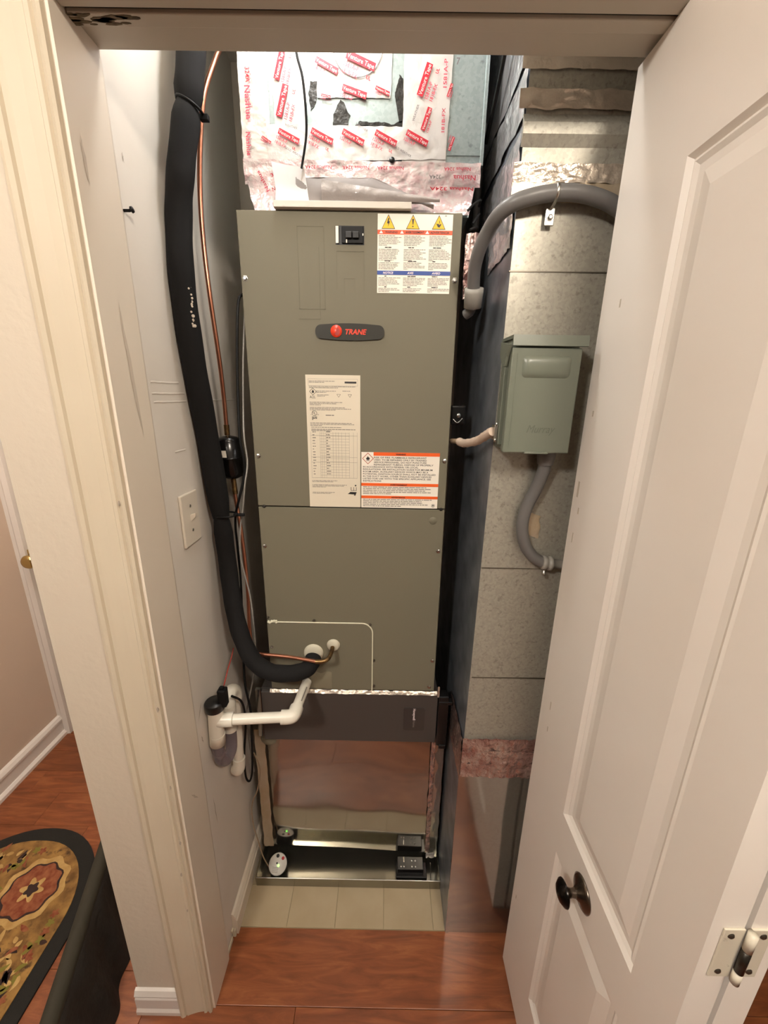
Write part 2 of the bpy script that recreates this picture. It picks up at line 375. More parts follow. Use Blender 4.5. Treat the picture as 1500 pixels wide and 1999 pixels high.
# jamb lining + casing + head
struct('trim_jamb', G().prism([(-0.44, 0.652), (-0.431, 0.652), (-0.431, 0.748), (-0.435, 0.758), (-0.44, 0.760)], 'z', 0, 2.07), 'trim_jamb', 'cream painted door jamb lining the left of the closet opening')
casing = [(-0.437, 0.652), (-0.437, 0.6445), (-0.4405, 0.642), (-0.4455, 0.644), (-0.448, 0.6465), (-0.4505, 0.643), (-0.456, 0.642), (-0.459, 0.6455), (-0.474, 0.6435), (-0.492, 0.639), (-0.4985, 0.6365), (-0.5005, 0.639), (-0.503, 0.6345), (-0.509, 0.632), (-0.515, 0.634), (-0.5165, 0.639), (-0.5165, 0.652)]
g = G().prism(casing, 'z', 0.0, 2.15)
struct('trim_casing', g, 'trim_cream', 'cream moulded door casing left of the closet opening')
g = G()
for (xx, zz, r_) in ((-0.4455, 1.40, 0.0022), (-0.4525, 0.52, 0.003), (-0.4415, 0.62, 0.003), (-0.4415, 0.78, 0.0026), (-0.4405, 0.98, 0.003), (-0.453, 0.40, 0.0022)):
    pts = [(xx + r_ * 0.6 * math.cos(t) * (1 + 0.5 * nz(t, zz * 7, 1)), zz + r_ * 1.8 * math.sin(t) * (1 + 0.5 * nz(t, zz * 7, 4))) for t in [2 * math.pi * q / 10 for q in range(10)]]
    g.prism(pts, 'y', 0.6412, 0.6455)
obj('chip', g, 'scuff_dark', bpy.data.objects['trim_casing'])
# scuffs on the jamb and wall
g = G()
def streak(y0, z0, y1, z1, wd, x=-0.4396):
    n = 10
    g.sheet(lambda u, v: (x + 0.0005, y0 + (y1 - y0) * u + (v - 0.5) * wd * math.sin(math.pi * u) + 0.003 * nz(u * 6, z0, 3), z0 + (z1 - z0) * u), n, 2)
streak(0.70, 1.72, 0.715, 1.50, 0.009, -0.4308); streak(0.672, 1.92, 0.676, 1.86, 0.006, -0.4308); streak(0.69, 0.70, 0.715, 0.66, 0.005, -0.4308)
obj('scuff', g, 'scuff', bpy.data.objects['trim_jamb'])
g = G(); streak(0.785, 1.955, 0.788, 1.94, 0.002); streak(0.775, 0.82, 0.80, 0.86, 0.004); streak(0.78, 0.775, 0.785, 0.75, 0.004); streak(0.795, 0.56, 0.80, 0.46, 0.003)
obj('scuff', g, 'scuff_dark', wl)
g = G().box(-0.4405, 0.50, 0.652, 0.752, 2.062, 2.078, 0.001)
struct('trim_head', g, 'trim_head', 'beige painted head board above the closet opening')
hd = bpy.data.objects['trim_head']
obj('track', G().box(-0.43, 0.48, 0.683, 0.704, 2.0555, 2.0625, 0.0015), 'trim_head', hd)
obj('head_stop', G().box(-0.431, 0.49, 0.652, 0.6765, 2.056, 2.0625, 0.002), 'trim_head', hd)
obj('track_gap', G().box(-0.43, 0.49, 0.677, 0.6828, 2.0605, 2.0625).box(-0.43, 0.49, 0.7042, 0.7056, 2.0612, 2.0625), 'dark_gap', hd)
g = G()
for k in range(22):
    x = -0.428 + 0.10 * random.random() ** 1.7; y = 0.683 + 0.020 * random.random(); a = 0.002 + 0.007 * random.random()
    pts = [(x + a * 1.8 * math.cos(t) * (1 + 0.5 * nz(t, k, 1)), y + a * 0.35 * math.sin(t) * (1 + 0.6 * nz(t, k, 4))) for t in [2 * math.pi * q / 14 for q in range(14)]]
    g.prism(pts, 'z', 2.0549, 2.0556)
obj('grime', g, 'grime', hd)
struct('trim_head_casing', G().box(-0.53, 0.60, 0.632, 0.652, 2.085, 2.15, 0.004), 'trim_cream', 'cream casing running over the closet opening')
# baseboards
def bb(name, pts, axis, a0, a1, m, label): return struct(name, G().prism(pts, axis, a0, a1), m, label)
prof = lambda s, b: [(b, 0.0), (b + s * 0.016, 0.0), (b + s * 0.016, 0.055), (b + s * 0.012, 0.06), (b + s * 0.013, 0.068), (b + s * 0.006, 0.08), (b, 0.084)]
bb('baseboard_closet', prof(1, -0.4395), 'y', 0.806, 1.374, 'trim_jamb', 'scuffed cream baseboard along the closet side wall')
obj('torn_end', G().box(-0.4395, -0.428, 0.797, 0.8055, 0.0, 0.028, 0.003).box(-0.4395, -0.432, 0.79, 0.80, 0.03, 0.04, 0.002).box(-0.4395, -0.434, 0.755, 0.793, 0.0, 0.016, 0.003), 'trim_cream', bpy.data.objects['baseboard_closet'])
bfp = [(0.652, 0.0), (0.636, 0.0), (0.636, 0.012), (0.640, 0.02), (0.640, 0.055), (0.6425, 0.06), (0.640, 0.068), (0.646, 0.08), (0.652, 0.083)]
g = G().prism(bfp, 'x', -0.632, -0.5168)
struct('baseboard_front', g, 'trim_white', 'short white baseboard at the foot of the cream wall end')
hp = [(-1.5345, 0), (-1.505, 0), (-1.505, 0.014), (-1.513, 0.022), (-1.518, 0.024), (-1.518, 0.072), (-1.514, 0.078), (-1.514, 0.088), (-1.522, 0.100), (-1.5345, 0.104)]
bb('baseboard_hall', hp, 'y', 0.2, 1.535, 'trim_white', 'white moulded baseboard along the hallway wall')
# hallway door
struct('trim_hall_casing', G().prism([(-1.585, 1.555), (-1.585, 1.538), (-1.578, 1.532), (-1.52, 1.534), (-1.512, 1.530), (-1.492, 1.533), (-1.490, 1.555)], 'z', 0.0, 2.05), 'trim_white', 'white casing of the hallway door')
d2 = struct_empty('door_2', 'white hallway door with brass knob seen past the wall end', (-1.1, 1.565, 0))
obj('slab', G().box(-1.484, -0.66, 1.549, 1.585, 0.02, 2.03, 0.002), 'trim_white', d2)
k = obj('knob', G().lathe([(0, 0.030), (0.004, 0.031), (0.008, 0.026), (0.012, 0.012), (0.03, 0.011), (0.036, 0.018), (0.044, 0.027), (0.054, 0.029), (0.062, 0.024), (0.065, 0.012), (0.063, 0.0)], (-1.452, 1.549, 0.905), (0, -1, 0)), 'brass_bright', d2, 'brass door knob')
obj('strike_plate', G().box(-1.489, -1.485, 1.540, 1.560, 0.87, 0.94), 'brass_bright', d2)

# ------------------------------------------------------------------ folding closet door (door_1)
d1 = struct_empty('door_1', 'white bifold closet door folded open on the right', (0.40, 0.5, 0))
def ring_panel(g, x, y0, y1, z0, z1, sgn):
    prof = [(0.0, 0.0), (0.006, 0.0065), (0.010, 0.0045), (0.016, 0.008), (0.026, 0.008), (0.05, 0.0015)]
    loops = [[(x + sgn * d, y0 + i, z0 + i), (x + sgn * d, y1 - i, z0 + i), (x + sgn * d, y1 - i, z1 - i), (x + sgn * d, y0 + i, z1 - i)] for i, d in prof]
    vs = [p for l in loops for p in l]; fs = []
    for a in range(len(loops) - 1):
        for b in range(4): fs.append((a * 4 + b, a * 4 + (b + 1) % 4, (a + 1) * 4 + (b + 1) % 4, (a + 1) * 4 + b))
    fs.append(tuple((len(loops) - 1) * 4 + b for b in range(4)))
    g.add(vs, fs)
def leaf(x0, x1, y0, y1, face):
    """a moulded door leaf: stiles, rails, two raised panels on its visible face"""
    P = [(0.37, 0.60, 0.19, 0.68), (0.37, 0.60, 0.785, 1.87)]
    xf, sg = (x0, 1) if face < 0 else (x1, -1); t = 0.009; a, b = (x0, x0 + t) if face < 0 else (x1 - t, x1)
    g = G().box(*((x0 + t, x1) if face < 0 else (x0, x1 - t)), y0, y1, 0.012, 2.055)
    g.box(a, b, y0, 0.37, 0.012, 2.055).box(a, b, 0.60, y1, 0.012, 2.055)
    for z0, z1 in ((0.012, 0.19), (0.68, 0.785), (1.87, 2.055)): g.box(a, b, 0.37, 0.60, z0, z1)
    return g, [(xf, *p, sg) for p in P]
for nm, x0, x1, fc in (('lead', 0.366, 0.4035, -1), ('rear', 0.4105, 0.448, 1)):
    g, ps = leaf(x0, x1, 0.297, 0.76, fc)
    lf = obj('leaf', g, 'door_white', d1)
    for p in ps:
        gg = G(); ring_panel(gg, *p); obj('moulded_panel', gg, 'door_white', lf)
    if nm == 'lead': lead = lf
g = G()
for y, z, h, wd in ((0.715, 0.93, 0.02, 0.003), (0.712, 0.875, 0.012, 0.003), (0.735, 0.30, 0.012, 0.003), (0.70, 1.72, 0.012, 0.003), (0.74, 1.40, 0.03, 0.006), (0.728, 1.37, 0.012, 0.004), (0.73, 1.55, 0.01, 0.004), (0.735, 1.31, 0.02, 0.003)):
    g.box(0.3656, 0.3662, y, y + wd, z, z + h)
obj('scuff', g, 'scuff', lead)
kb = (0.366, 0.499, 0.73)
obj('knob_rose', G().lathe([(0, 0.029), (0.002, 0.0295), (0.005, 0.0255), (0.009, 0.013), (0.014, 0.0085)], kb, (-1, 0, 0), 32), 'nickel', lead, 'dark nickel door knob rose')
obj('knob', G().lathe([(0.012, 0.0085), (0.020, 0.007), (0.027, 0.0085), (0.032, 0.0205), (0.034, 0.0222)], kb, (-1, 0, 0), 32), 'nickel', lead, 'dark nickel knob neck')
obj('knob_face', G().lathe([(0.034, 0.0222), (0.037, 0.0212), (0.043, 0.0140), (0.0455, 0.0060), (0.046, 0.0)], kb, (-1, 0, 0), 32), 'nickel_dark', lead, 'black glossy knob face')
hg = obj('hinge', G().box(0.380, 0.4035, 0.2945, 0.2968, 0.945, 1.025, 0.0008).box(0.4105, 0.434, 0.2945, 0.297, 0.945, 1.025, 0.0008), 'hinge_paint', d1)
for z0, z1, mm in ((0.945, 0.962, 'hinge_paint'), (0.964, 0.998, 'steel_dark'), (1.0, 1.026, 'hinge_paint')):
    obj('knuckle', G().lathe([(0, 0.0), (0, 0.0047), (z1 - z0, 0.0047), (z1 - z0, 0.0)], (0.407, 0.2905, z0), (0, 0, 1), 14), mm, hg)
for xx in (0.389, 0.4245):
    for zz in (0.955, 1.015): obj('screw', G().lathe([(0, 0.004), (0.0012, 0.003), (0.0015, 0)], (xx, 0.2945, zz), (0, -1, 0), 10), 'zinc_dark', hg)

# ------------------------------------------------------------------ air handler
UX0, UX1, UY, UZ0, UZJ, UZ1 = -0.32, 0.15, 0.967, 0.76, 1.3075, 1.945
ah = thing('air_handler', 'tall taupe air handler cabinet standing in the closet centre', 'air handler', (-0.085, 1.15, UZ0))
obj('cabinet', G().box(UX0 + 0.001, UX1 - 0.001, UY + 0.019, 1.36, UZ0, UZ1 - 0.004, 0.002), 'unit_body', ah)
up = obj('upper_panel', G().box(UX0, UX1, UY, UY + 0.018, UZJ + 0.002, UZ1, 0.0016), 'unit_paint', ah)
lo = obj('lower_panel', G().box(UX0, UX1, UY + 0.001, UY + 0.018, UZ0, UZJ - 0.0018, 0.0016), 'unit_paint', ah)
obj('panel_gap', G().box(UX0 + 0.002, UX1 - 0.002, UY + 0.008, UY + 0.0178, UZJ - 0.0017, UZJ + 0.0018), 'dark_gap', ah)
def emboss(x0, x1, z0, z1, t=0.0012, d=0.0006, sides='LRTB'):
    g = G(); Y0, Y1 = UY - d, UY + 0.001
    if 'L' in sides: g.box(x0, x0 + t, Y0, Y1, z0, z1)
    if 'R' in sides: g.box(x1 - t, x1, Y0, Y1, z0, z1)
    if 'T' in sides: g.box(x0, x1, Y0, Y1, z1 - t, z1)
    if 'B' in sides: g.box(x0, x1, Y0, Y1, z0, z0 + t)
    obj('knockout_rib', g, 'unit_paint', ah)
emboss(-0.196, -0.139, 1.76, 1.918); emboss(-0.114, -0.054, 1.80, 1.873, sides='LRT'); emboss(-0.098, -0.074, 1.79, 1.822, sides='LRT')
emboss(-0.198, -0.150, 1.74, 1.88, t=0.0008, sides='RB')
def screw(parent, x, z, y=UY, r=0.0052, m='zinc', nm='screw'):
    g = G().lathe([(0, r * 1.35), (0.001, r * 1.35), (0.0012, r), (0.004, r * 0.95), (0.0045, r * 0.6), (0.0045, 0)], (x, y, z), (0, -1, 0), 6, False)
    return obj(nm, g, m, parent)
for x, z in ((-0.311, 1.818), (0.141, 1.82), (-0.310, 1.435), (0.142, 1.43), (-0.311, 1.201), (0.140, 1.195), (0.141, 0.863), (-0.311, 0.90), (0.136, 0.775)): screw(ah, x, z, UY if z > 1.307 else UY + 0.001, 0.0046)
for x, z in ((-0.305, 1.3078), (0.140, 1.3078)):
    obj('catch_hole', G().lathe([(0, 0.0), (0.0, 0.0042), (0.001, 0.0042), (0.001, 0)], (x, UY - 0.0004, z), (0, -1, 0), 12), 'dark_gap', ah)
# breaker in its window
br = obj('breaker_window', G().rects([(-0.1145, -0.054, 1.884, 1.919)], UY - 0.0004), 'plastic_black', ah)
obj('breaker_body', G().box(-0.101, -0.056, UY - 0.004, UY - 0.0005, 1.886, 1.917, 0.001), 'rubber_black', br)
obj('breaker_toggle', G().box(-0.093, -0.080, UY - 0.010, UY - 0.004, 1.894, 1.906, 0.001).box(-0.078, -0.065, UY - 0.010, UY - 0.004, 1.894, 1.906, 0.001), 'plastic_black', br)
obj('breaker_sticker', G().rects([(-0.1135, -0.1075, 1.886, 1.917), (-0.092, -0.0895, 1.8865, 1.893), (-0.0575, -0.0555, 1.90, 1.904)], UY - 0.0046), 'label_white', br)
# coil access plate with white sealing bead
ax0, ax1, az0, az1, rr = -0.3185, -0.029, 0.762, 0.979, 0.030
arc = [(ax1 - rr + rr * math.sin(t), az1 - rr + rr * math.cos(t)) for t in [k * math.pi / 16 for k in range(9)]]
obj('access_plate', G().prism([(ax0, az0), (ax0, az1)] + arc + [(ax1, az0)], 'y', UY - 0.0012, UY + 0.002), 'unit_paint', ah)
obj('sealing_bead', G().tube([(ax0, UY - 0.0008, az1)] + [(p[0], UY - 0.0008, p[1]) for p in arc] + [(ax1, UY - 0.0008, az0)], 0.0019, 8), 'bead', ah)
g = G()
for k in range(16): g.lathe([(0, 0.0), (0.0005, 0.004), (0.003, 0.002), (0.0035, 0)], (ax0 + 0.003 + 0.026 * random.random(), UY - 0.001, az1 - 0.004 + 0.008 * random.random()), (0, -1, 0), 7)
obj('sealing_bead', g, 'bead', ah)
for x, z in ((-0.316, 0.992), (-0.19, 0.985), (-0.036, 0.975), (-0.024, 0.86), (-0.024, 0.775), (-0.31, 0.872)): screw(ah, x, z, UY + 0.001, 0.0032, 'zinc_dark')
obj('pipe_grommet', G().lathe([(0, 0.0275), (0.006, 0.0265), (0.010, 0.0215), (0.011, 0.0)], (-0.194, UY, 0.884), (0, -1, 0), 28), 'grommet', ah, 'pale round rubber grommet')
obj('pipe_grommet', G().lathe([(0, 0.0185), (0.005, 0.0175), (0.008, 0.013), (0.009, 0.0)], (-0.138, UY, 0.910), (0, -1, 0), 24), 'grommet', ah)
obj('sealing_putty', G().sheet(lambda u, v: (-0.205 + 0.06 * u, UY - 0.004 * math.sin(math.pi * u) * math.sin(math.pi * v) * (1 + 0.6 * nz(u * 4, v * 4, 2)) - 0.0013, 0.765 + 0.055 * v + 0.006 * nz(u * 3, v * 3, 5)), 12, 12), 'putty', ah)
obj('panel_emblem', G().lathe([(0.0, 0.0), (0.0, 0.010), (0.0006, 0.0095), (0.0006, 0.0)], (0.122, UY + 0.001, 1.277), (0, -1, 0), 20), 'unit_paint', ah)
# name badge
bx, bz, bw, bh = -0.0855, 1.7145, 0.1535, 0.035
def pill(cx, cz, w_, h_, r=0.013, bulge=0.003, n=7):
    pts = []
    for qx, qz, a0 in ((1, 1, 0), (-1, 1, 90), (-1, -1, 180), (1, -1, 270)):
        for k in range(n):
            a = math.radians(a0 + 90 * k / (n - 1)); pts.append((cx + qx * (w_ / 2 - r) + r * math.cos(a), cz + qz * (h_ / 2 - r - bulge) + r * math.sin(a)))
        nx = {0: 1, 90: 0, 180: 1, 270: 0}[a0]
        if nx and bulge:
            for t in (-0.6, -0.3, 0, 0.3, 0.6):
                tt = -t if a0 == 0 else t
                pts.append((cx + tt * (w_ / 2 - r), cz + qz * (h_ / 2 - bulge + bulge * (1 - t * t))))
    return pts
bd = obj('name_badge', G().prism(pill(bx, bz, bw, bh), 'y', UY - 0.004, UY), 'logo_dark', ah, 'dark rounded badge reading TRANE')
g = G().lathe([(0, 0.0), (0, 0.0128), (0.0012, 0.0128), (0.0016, 0.0)], (-0.1155, UY - 0.004, 1.7155), (0, -1, 0), 30)
obj('badge_disc', g, 'logo_red', bd)
g = G().poly([(-0.1155 + 0.0062 * math.cos(a) + 0.0018, 1.7150 + 0.0085 * math.sin(a)) for a in [math.radians(d) for d in range(-150, 80, 15)]] + [(-0.1145, 1.7205), (-0.1165, 1.7135)], UY - 0.0059)
obj('badge_swirl', g, 'logo_deep', bd)
obj('badge_lettering', G().text('TRANE', -0.0955, 1.7095, 0.0150, UY - 0.0044, shear=0.25, bold=0.028, width=0.0475), 'logo_red', bd)

Y1, Y2, Y3, Y4 = UY - 0.0004, UY - 0.0008, UY - 0.0012, UY - 0.0016
# three-language hazard label, top right
x0, x1, z0, z1 = -0.026, 0.1305, 1.794, 1.9415
lab = obj('hazard_label', G().rects([(x0, x1, z0, z1)], Y1), 'label_white', ah, 'white hazard label with orange and blue bands')
cw = (x1 - x0) / 3
obj('orange_band', G().rects([(x0, x1, 1.9045, 1.9125)], Y2), 'lab_orange2', lab)
obj('blue_band', G().rects([(x0, x1, 1.8290, 1.8370)], Y2), 'lab_blue', lab)
tris = [(x0 + 0.0225, 'bolt'), (x0 + 0.0735, 'bang'), (x0 + 0.1275, 'hand')]
for cx, kd in tris:
    obj('warning_triangle', G().poly([(cx - 0.0142, 1.9143), (cx + 0.0142, 1.9143), (cx, 1.9405)], Y2), 'print_black', lab)
    obj('warning_triangle_fill', G().poly([(cx - 0.0125, 1.9152), (cx + 0.0125, 1.9152), (cx, 1.9382)], Y3), 'lab_yellow', lab)
    g = G()
    if kd == 'bolt': g.poly([(cx - 0.0005, 1.9335), (cx + 0.002, 1.9335), (cx + 0.0005, 1.928), (cx + 0.003, 1.9275), (cx - 0.001, 1.9172), (cx, 1.9235), (cx - 0.003, 1.9243)], Y4)
    elif kd == 'bang':
        g.poly([(cx - 0.002, 1.9325), (cx + 0.002, 1.9325), (cx + 0.0008, 1.9222), (cx - 0.0008, 1.9222)], Y4)
        g.poly([(cx + 0.0014 * math.cos(a), 1.9190 + 0.0014 * math.sin(a)) for a in [k * math.pi / 5 for k in range(10)]], Y4)
    else:
        g.poly([(cx - 0.0062, 1.9255), (cx - 0.0035, 1.9238), (cx - 0.001, 1.9248), (cx + 0.0002, 1.9225), (cx + 0.005, 1.9245), (cx + 0.0045, 1.9222), (cx + 0.0015, 1.9175), (cx - 0.002, 1.9185)], Y4)
        g.poly([(cx + 0.0005, 1.930), (cx + 0.0016, 1.930), (cx + 0.0018, 1.925), (cx + 0.0006, 1.925)], Y4)
    obj('warning_symbol', g, 'print_black', lab)
g = G()
for tx_, cx, wd in (('WARNING', x0 + 0.029, 0.026), ('AVERTISSEMENT', x0 + 0.078, 0.040), ('ADVERTENCIA', x0 + 0.130, 0.040)):
    g.text(tx_, cx, 1.9065, 0.0058, Y3, 'CENTER', shear=0.15, bold=0.02, width=wd)
obj('band_lettering', g, 'print_black', lab)
g = G()
for tx_, cx, wd in (('NOTICE', x0 + 0.0235, 0.022), ('AVIS', x0 + 0.071, 0.0135), ('AVISO', x0 + 0.126, 0.018)):
    g.text(tx_, cx, 1.8308, 0.0060, Y3, 'CENTER', shear=0.15, bold=0.02, width=wd)
for cx in (x0 + 0.0075, x0 + 0.051, x0 + 0.104): g.poly([(cx - 0.004, 1.9060), (cx + 0.004, 1.9060), (cx, 1.9115)], Y3)
obj('band_lettering', g, 'print_white', lab)
g = G()
for c in range(3):
    a, b = x0 + 0.0025 + c * (cw + 0.001), x0 + (c + 1) * cw - 0.0015 + c * 0.001
    for zt, n in ((1.9025, 7), (1.8775, 8), (1.8525, 5), (1.8240, 6), (1.8035, 3)): g.words(a, b, zt, 0.00285, n, Y2, 0.45, 0.3)
g.words(x1 - 0.017, x1 - 0.003, 1.9395, 0.003, 1, Y2)
obj('fine_print', g, 'print_dim', lab)
g = G()
for c, t in ((0, 0.4), (1, 0.5), (2, 0.5)):
    cx = x0 + (c + 0.5) * cw
    for zt in (1.8815, 1.8560, 1.8275, 1.8068): g.words(cx - cw * t / 2, cx + cw * t / 2, zt, 0.003, 1, Y2, 0.6, 0.0)
obj('fine_print', g, 'print_black', lab)
# tall data plate
x0, x1, z0, z1 = -0.189, -0.0625, 1.3095, 1.6235
dp = obj('data_plate', G().rects([(x0, x1, z0, z1)], Y1), 'label_plate', ah, 'tall cream data plate covered in fine print')
g = G()
g.rects([(x0 + 0.006, x1 - 0.006, 1.6145, 1.6149), (x0 + 0.006, x1 - 0.006, 1.5995, 1.5999), (x0 + 0.006, x0 + 0.0064, 1.5999, 1.6145), (x1 - 0.0064, x1 - 0.006, 1.5999, 1.6145)], Y2)
g.words(x0 + 0.008, x0 + 0.068, 1.6105, 0.0028, 2, Y2); g.words(x0 + 0.008, x1 - 0.008, 1.5985, 0.0026, 2, Y2, 0.5, 0.05)
g.words(x0 + 0.024, x0 + 0.070, 1.5885, 0.0028, 2, Y2); g.words(x0 + 0.026, x0 + 0.060, 1.580, 0.0028, 2, Y2); g.words(x0 + 0.085, x1 - 0.010, 1.589, 0.003, 1, Y2)
g.words(x0 + 0.008, x0 + 0.085, 1.5635, 0.0030, 3, Y2); g.words(x0 + 0.008, x1 - 0.012, 1.5515, 0.0028, 3, Y2); g.words(x0 + 0.045, x0 + 0.076, 1.5345, 0.0034, 1, Y2, 0.7, 0)
g.words(x0 + 0.008, x1 - 0.012, 1.5160, 0.0030, 3, Y2, 0.5, 0.1); g.words(x0 + 0.01, x1 - 0.01, 1.5060, 0.003, 1, Y2, 0.5, 0)
g.words(x0 + 0.008, x0 + 0.085, 1.3770, 0.0028, 2, Y2); g.words(x0 + 0.008, x0 + 0.095, 1.3665, 0.0028, 3, Y2); g.words(x0 + 0.008, x0 + 0.080, 1.3475, 0.0028, 2, Y2)
# table grid
tz0, tz1 = 1.3835, 1.4985
rowz = [tz1 - (tz1 - tz0) * k / 17 for k in range(18)]
g.rects([(x0 + 0.030, x1 - 0.026, z - 0.0002, z + 0.0002) for z in rowz[1:]], Y2)
g.rects([(x0 + 0.008, x1 - 0.007, z - 0.0003, z + 0.0003) for z in (tz0, 1.4345, 1.422, 1.486)], Y2)
g.rects([(x0 + q - 0.0002, x0 + q + 0.0002, tz0, 1.494) for q in (0.008, 0.030, 0.034, 0.039, 0.044, 0.061, 0.068, 0.074, 0.082, 0.091, 0.100, 0.110, 0.119)], Y2)
for z in rowz[1:-1]: g.words(x0 + 0.012, x0 + 0.027, z + 0.0035, 0.003, 1, Y2, 0.7, 0.1); g.words(x0 + 0.045, x0 + 0.060, z + 0.0045, 0.003, 1, Y2, 0.8, 0.0)
g.words(x0 + 0.010, x1 - 0.010, 1.5015, 0.003, 2, Y2, 0.6, 0.1)
obj('fine_print', g, 'print_dim', dp)
g = G().rects([(x0 + 0.0905, x0 + 0.1175, 1.6055, 1.6095)], Y2).text('A2L', x0 + 0.0085, 1.5715, 0.0085, Y2)
cx, cz = x0 + 0.0165, 1.5865
for r1, r2 in ((0.0085, 0.0072),):
    for a in range(4):
        t0, t1 = a * math.pi / 2, (a + 1) * math.pi / 2
        g.poly([(cx + r1 * math.cos(t0), cz + r1 * math.sin(t0)), (cx + r1 * math.cos(t1), cz + r1 * math.sin(t1)), (cx + r2 * math.cos(t1), cz + r2 * math.sin(t1)), (cx + r2 * math.cos(t0), cz + r2 * math.sin(t0))][::-1], Y2)
g.poly([(cx - 0.0022, cz - 0.003), (cx + 0.0022, cz - 0.003), (cx + 0.0028, cz), (cx, cz + 0.0045), (cx - 0.0026, cz)], Y2)
def ringp(g, cx, cz, r, t, y, n=24):
    for k in range(n):
        a, b = 2 * math.pi * k / n, 2 * math.pi * (k + 1) / n
        g.poly([(cx + (r - t) * math.cos(a), cz + (r - t) * math.sin(a)), (cx + r * math.cos(a), cz + r * math.sin(a)), (cx + r * math.cos(b), cz + r * math.sin(b)), (cx + (r - t) * math.cos(b), cz + (r - t) * math.sin(b))], y)
cx, cz = x0 + 0.0185, 1.5375
ringp(g, cx, cz, 0.0062, 0.0009, Y2)
g.text('U', cx - 0.0016, cz - 0.0005, 0.0062, Y2, 'CENTER', bold=0.02).text('L', cx + 0.0017, cz - 0.0035, 0.0062, Y2, 'CENTER', bold=0.02).text('c', cx - 0.0085, cz - 0.004, 0.005, Y2).text('us', cx + 0.0068, cz - 0.004, 0.0045, Y2)
g.words(cx - 0.006, cx + 0.006, cz - 0.008, 0.0028, 3, Y2, 0.6, 0.1)
for q in (0.072, 0.098):
    for (ax_, az_, bx_, bz_) in ((0, 0, 0.0085, 0), (0, 0, 0.0043, -0.0065), (0.0085, 0, 0.0043, -0.0065)):
        dx, dz = bx_ - ax_, bz_ - az_; L_ = math.hypot(dx, dz); ox, oz = -dz / L_ * 0.0003, dx / L_ * 0.0003
        g.poly([(x0 + q + ax_ - ox, 1.581 + az_ - oz), (x0 + q + bx_ - ox, 1.581 + bz_ - oz), (x0 + q + bx_ + ox, 1.581 + bz_ + oz), (x0 + q + ax_ + ox, 1.581 + az_ + oz)], Y2)
bxx, bzz = x0 + 0.103, 1.352                        # open-book and hand pictograms
g.rects([(bxx, bxx + 0.0012, bzz, bzz + 0.009), (bxx + 0.0065, bxx + 0.0077, bzz, bzz + 0.009), (bxx + 0.013, bxx + 0.0142, bzz, bzz + 0.009), (bxx, bxx + 0.0142, bzz, bzz + 0.001), (bxx + 0.010, bxx + 0.0135, bzz + 0.0115, bzz + 0.015)], Y2)
g.poly([(bxx - 0.008, bzz - 0.0085), (bxx - 0.001, bzz - 0.003), (bxx + 0.0145, bzz - 0.0035), (bxx + 0.011, bzz - 0.0125), (bxx + 0.007, bzz - 0.012), (bxx + 0.009, bzz - 0.0095)], Y2)
obj('plate_symbols', g, 'print_black', dp)
# refrigerant warning label
x0, x1, z0, z1 = -0.060, 0.130, 1.3095, 1.4485
rl = obj('refrigerant_label', G().rects([(x0, x1, z0, z1)], Y1), 'label_white', ah, 'white flammable refrigerant warning label with three orange bands')
obj('orange_band', G().rects([(x0 + 0.0295, x1, 1.4400, 1.4485), (x0, x1, 1.3650, 1.3725), (x0, x1, 1.3335, 1.3405)], Y2), 'lab_orange', rl)
g = G().text('WARNING', x0 + 0.0295 + 0.066, 1.4420, 0.0056, Y3, 'CENTER', bold=0.03, width=0.024).text('AVERTISSEMENT', x0 + 0.092, 1.3667, 0.0050, Y3, 'CENTER', bold=0.03, width=0.042).text('ADVERTENCIA', x0 + 0.092, 1.3350, 0.0050, Y3, 'CENTER', bold=0.03, width=0.035)
L1 = ['RISK OF FIRE. FLAMMABLE REFRIGERANT', 'USED. TO BE REPAIRED ONLY BY TRAINED', 'SERVICE PERSONNEL. DO NOT PUNCTURE', 'REFRIGERANT TUBING. DISPOSE OF PROPERLY']
L2 = ['IN ACCORDANCE WITH FEDERAL OR LOCAL', 'REGULATIONS. SEE INSTALLATION GUIDE FOR MINIMUM', 'ROOM AREA. AUXILIARY DEVICES WHICH MAY BE A', 'POTENTIAL IGNITION SOURCE SHALL NOT BE INSTALLED', 'IN THE DUCT WORK, OTHER THAN AUXILIARY DEVICES', 'LISTED FOR USE WITH THE SPECIFIC APPLIANCE. SEE', 'INSTRUCTIONS']
for k, t in enumerate(L1): g.text(t, x0 + 0.0305, 1.4338 - k * 0.0058, 0.0056, Y2, bold=0.012, width=(0.128, 0.128, 0.128, 0.145)[k])
for k, t in enumerate(L2): g.text(t, x0 + 0.004, 1.4338 - (k + 4) * 0.0058, 0.0056, Y2, bold=0.012, width=(0.135, 0.170, 0.160, 0.178, 0.168, 0.167, 0.045)[k])
obj('band_lettering', g, 'print_black', rl)
g = G(); g.words(x0 + 0.004, x1 - 0.008, 1.3635, 0.0042, 5, Y2, 0.5, 0.15); g.words(x0 + 0.004, x1 - 0.006, 1.3320, 0.0042, 5, Y2, 0.5, 0.25)
obj('fine_print', g, 'print_dim', rl)
cx, cz = x0 + 0.0160, 1.4330
g = G(); g2 = G()
for a in range(4):
    t0, t1 = a * math.pi / 2, (a + 1) * math.pi / 2; r1, r2 = 0.0140, 0.0122
    g.poly([(cx + r2 * math.cos(t0), cz + r2 * math.sin(t0)), (cx + r1 * math.cos(t0), cz + r1 * math.sin(t0)), (cx + r1 * math.cos(t1), cz + r1 * math.sin(t1)), (cx + r2 * math.cos(t1), cz + r2 * math.sin(t1))], Y2)
obj('flame_diamond', g, 'logo_deep', rl)
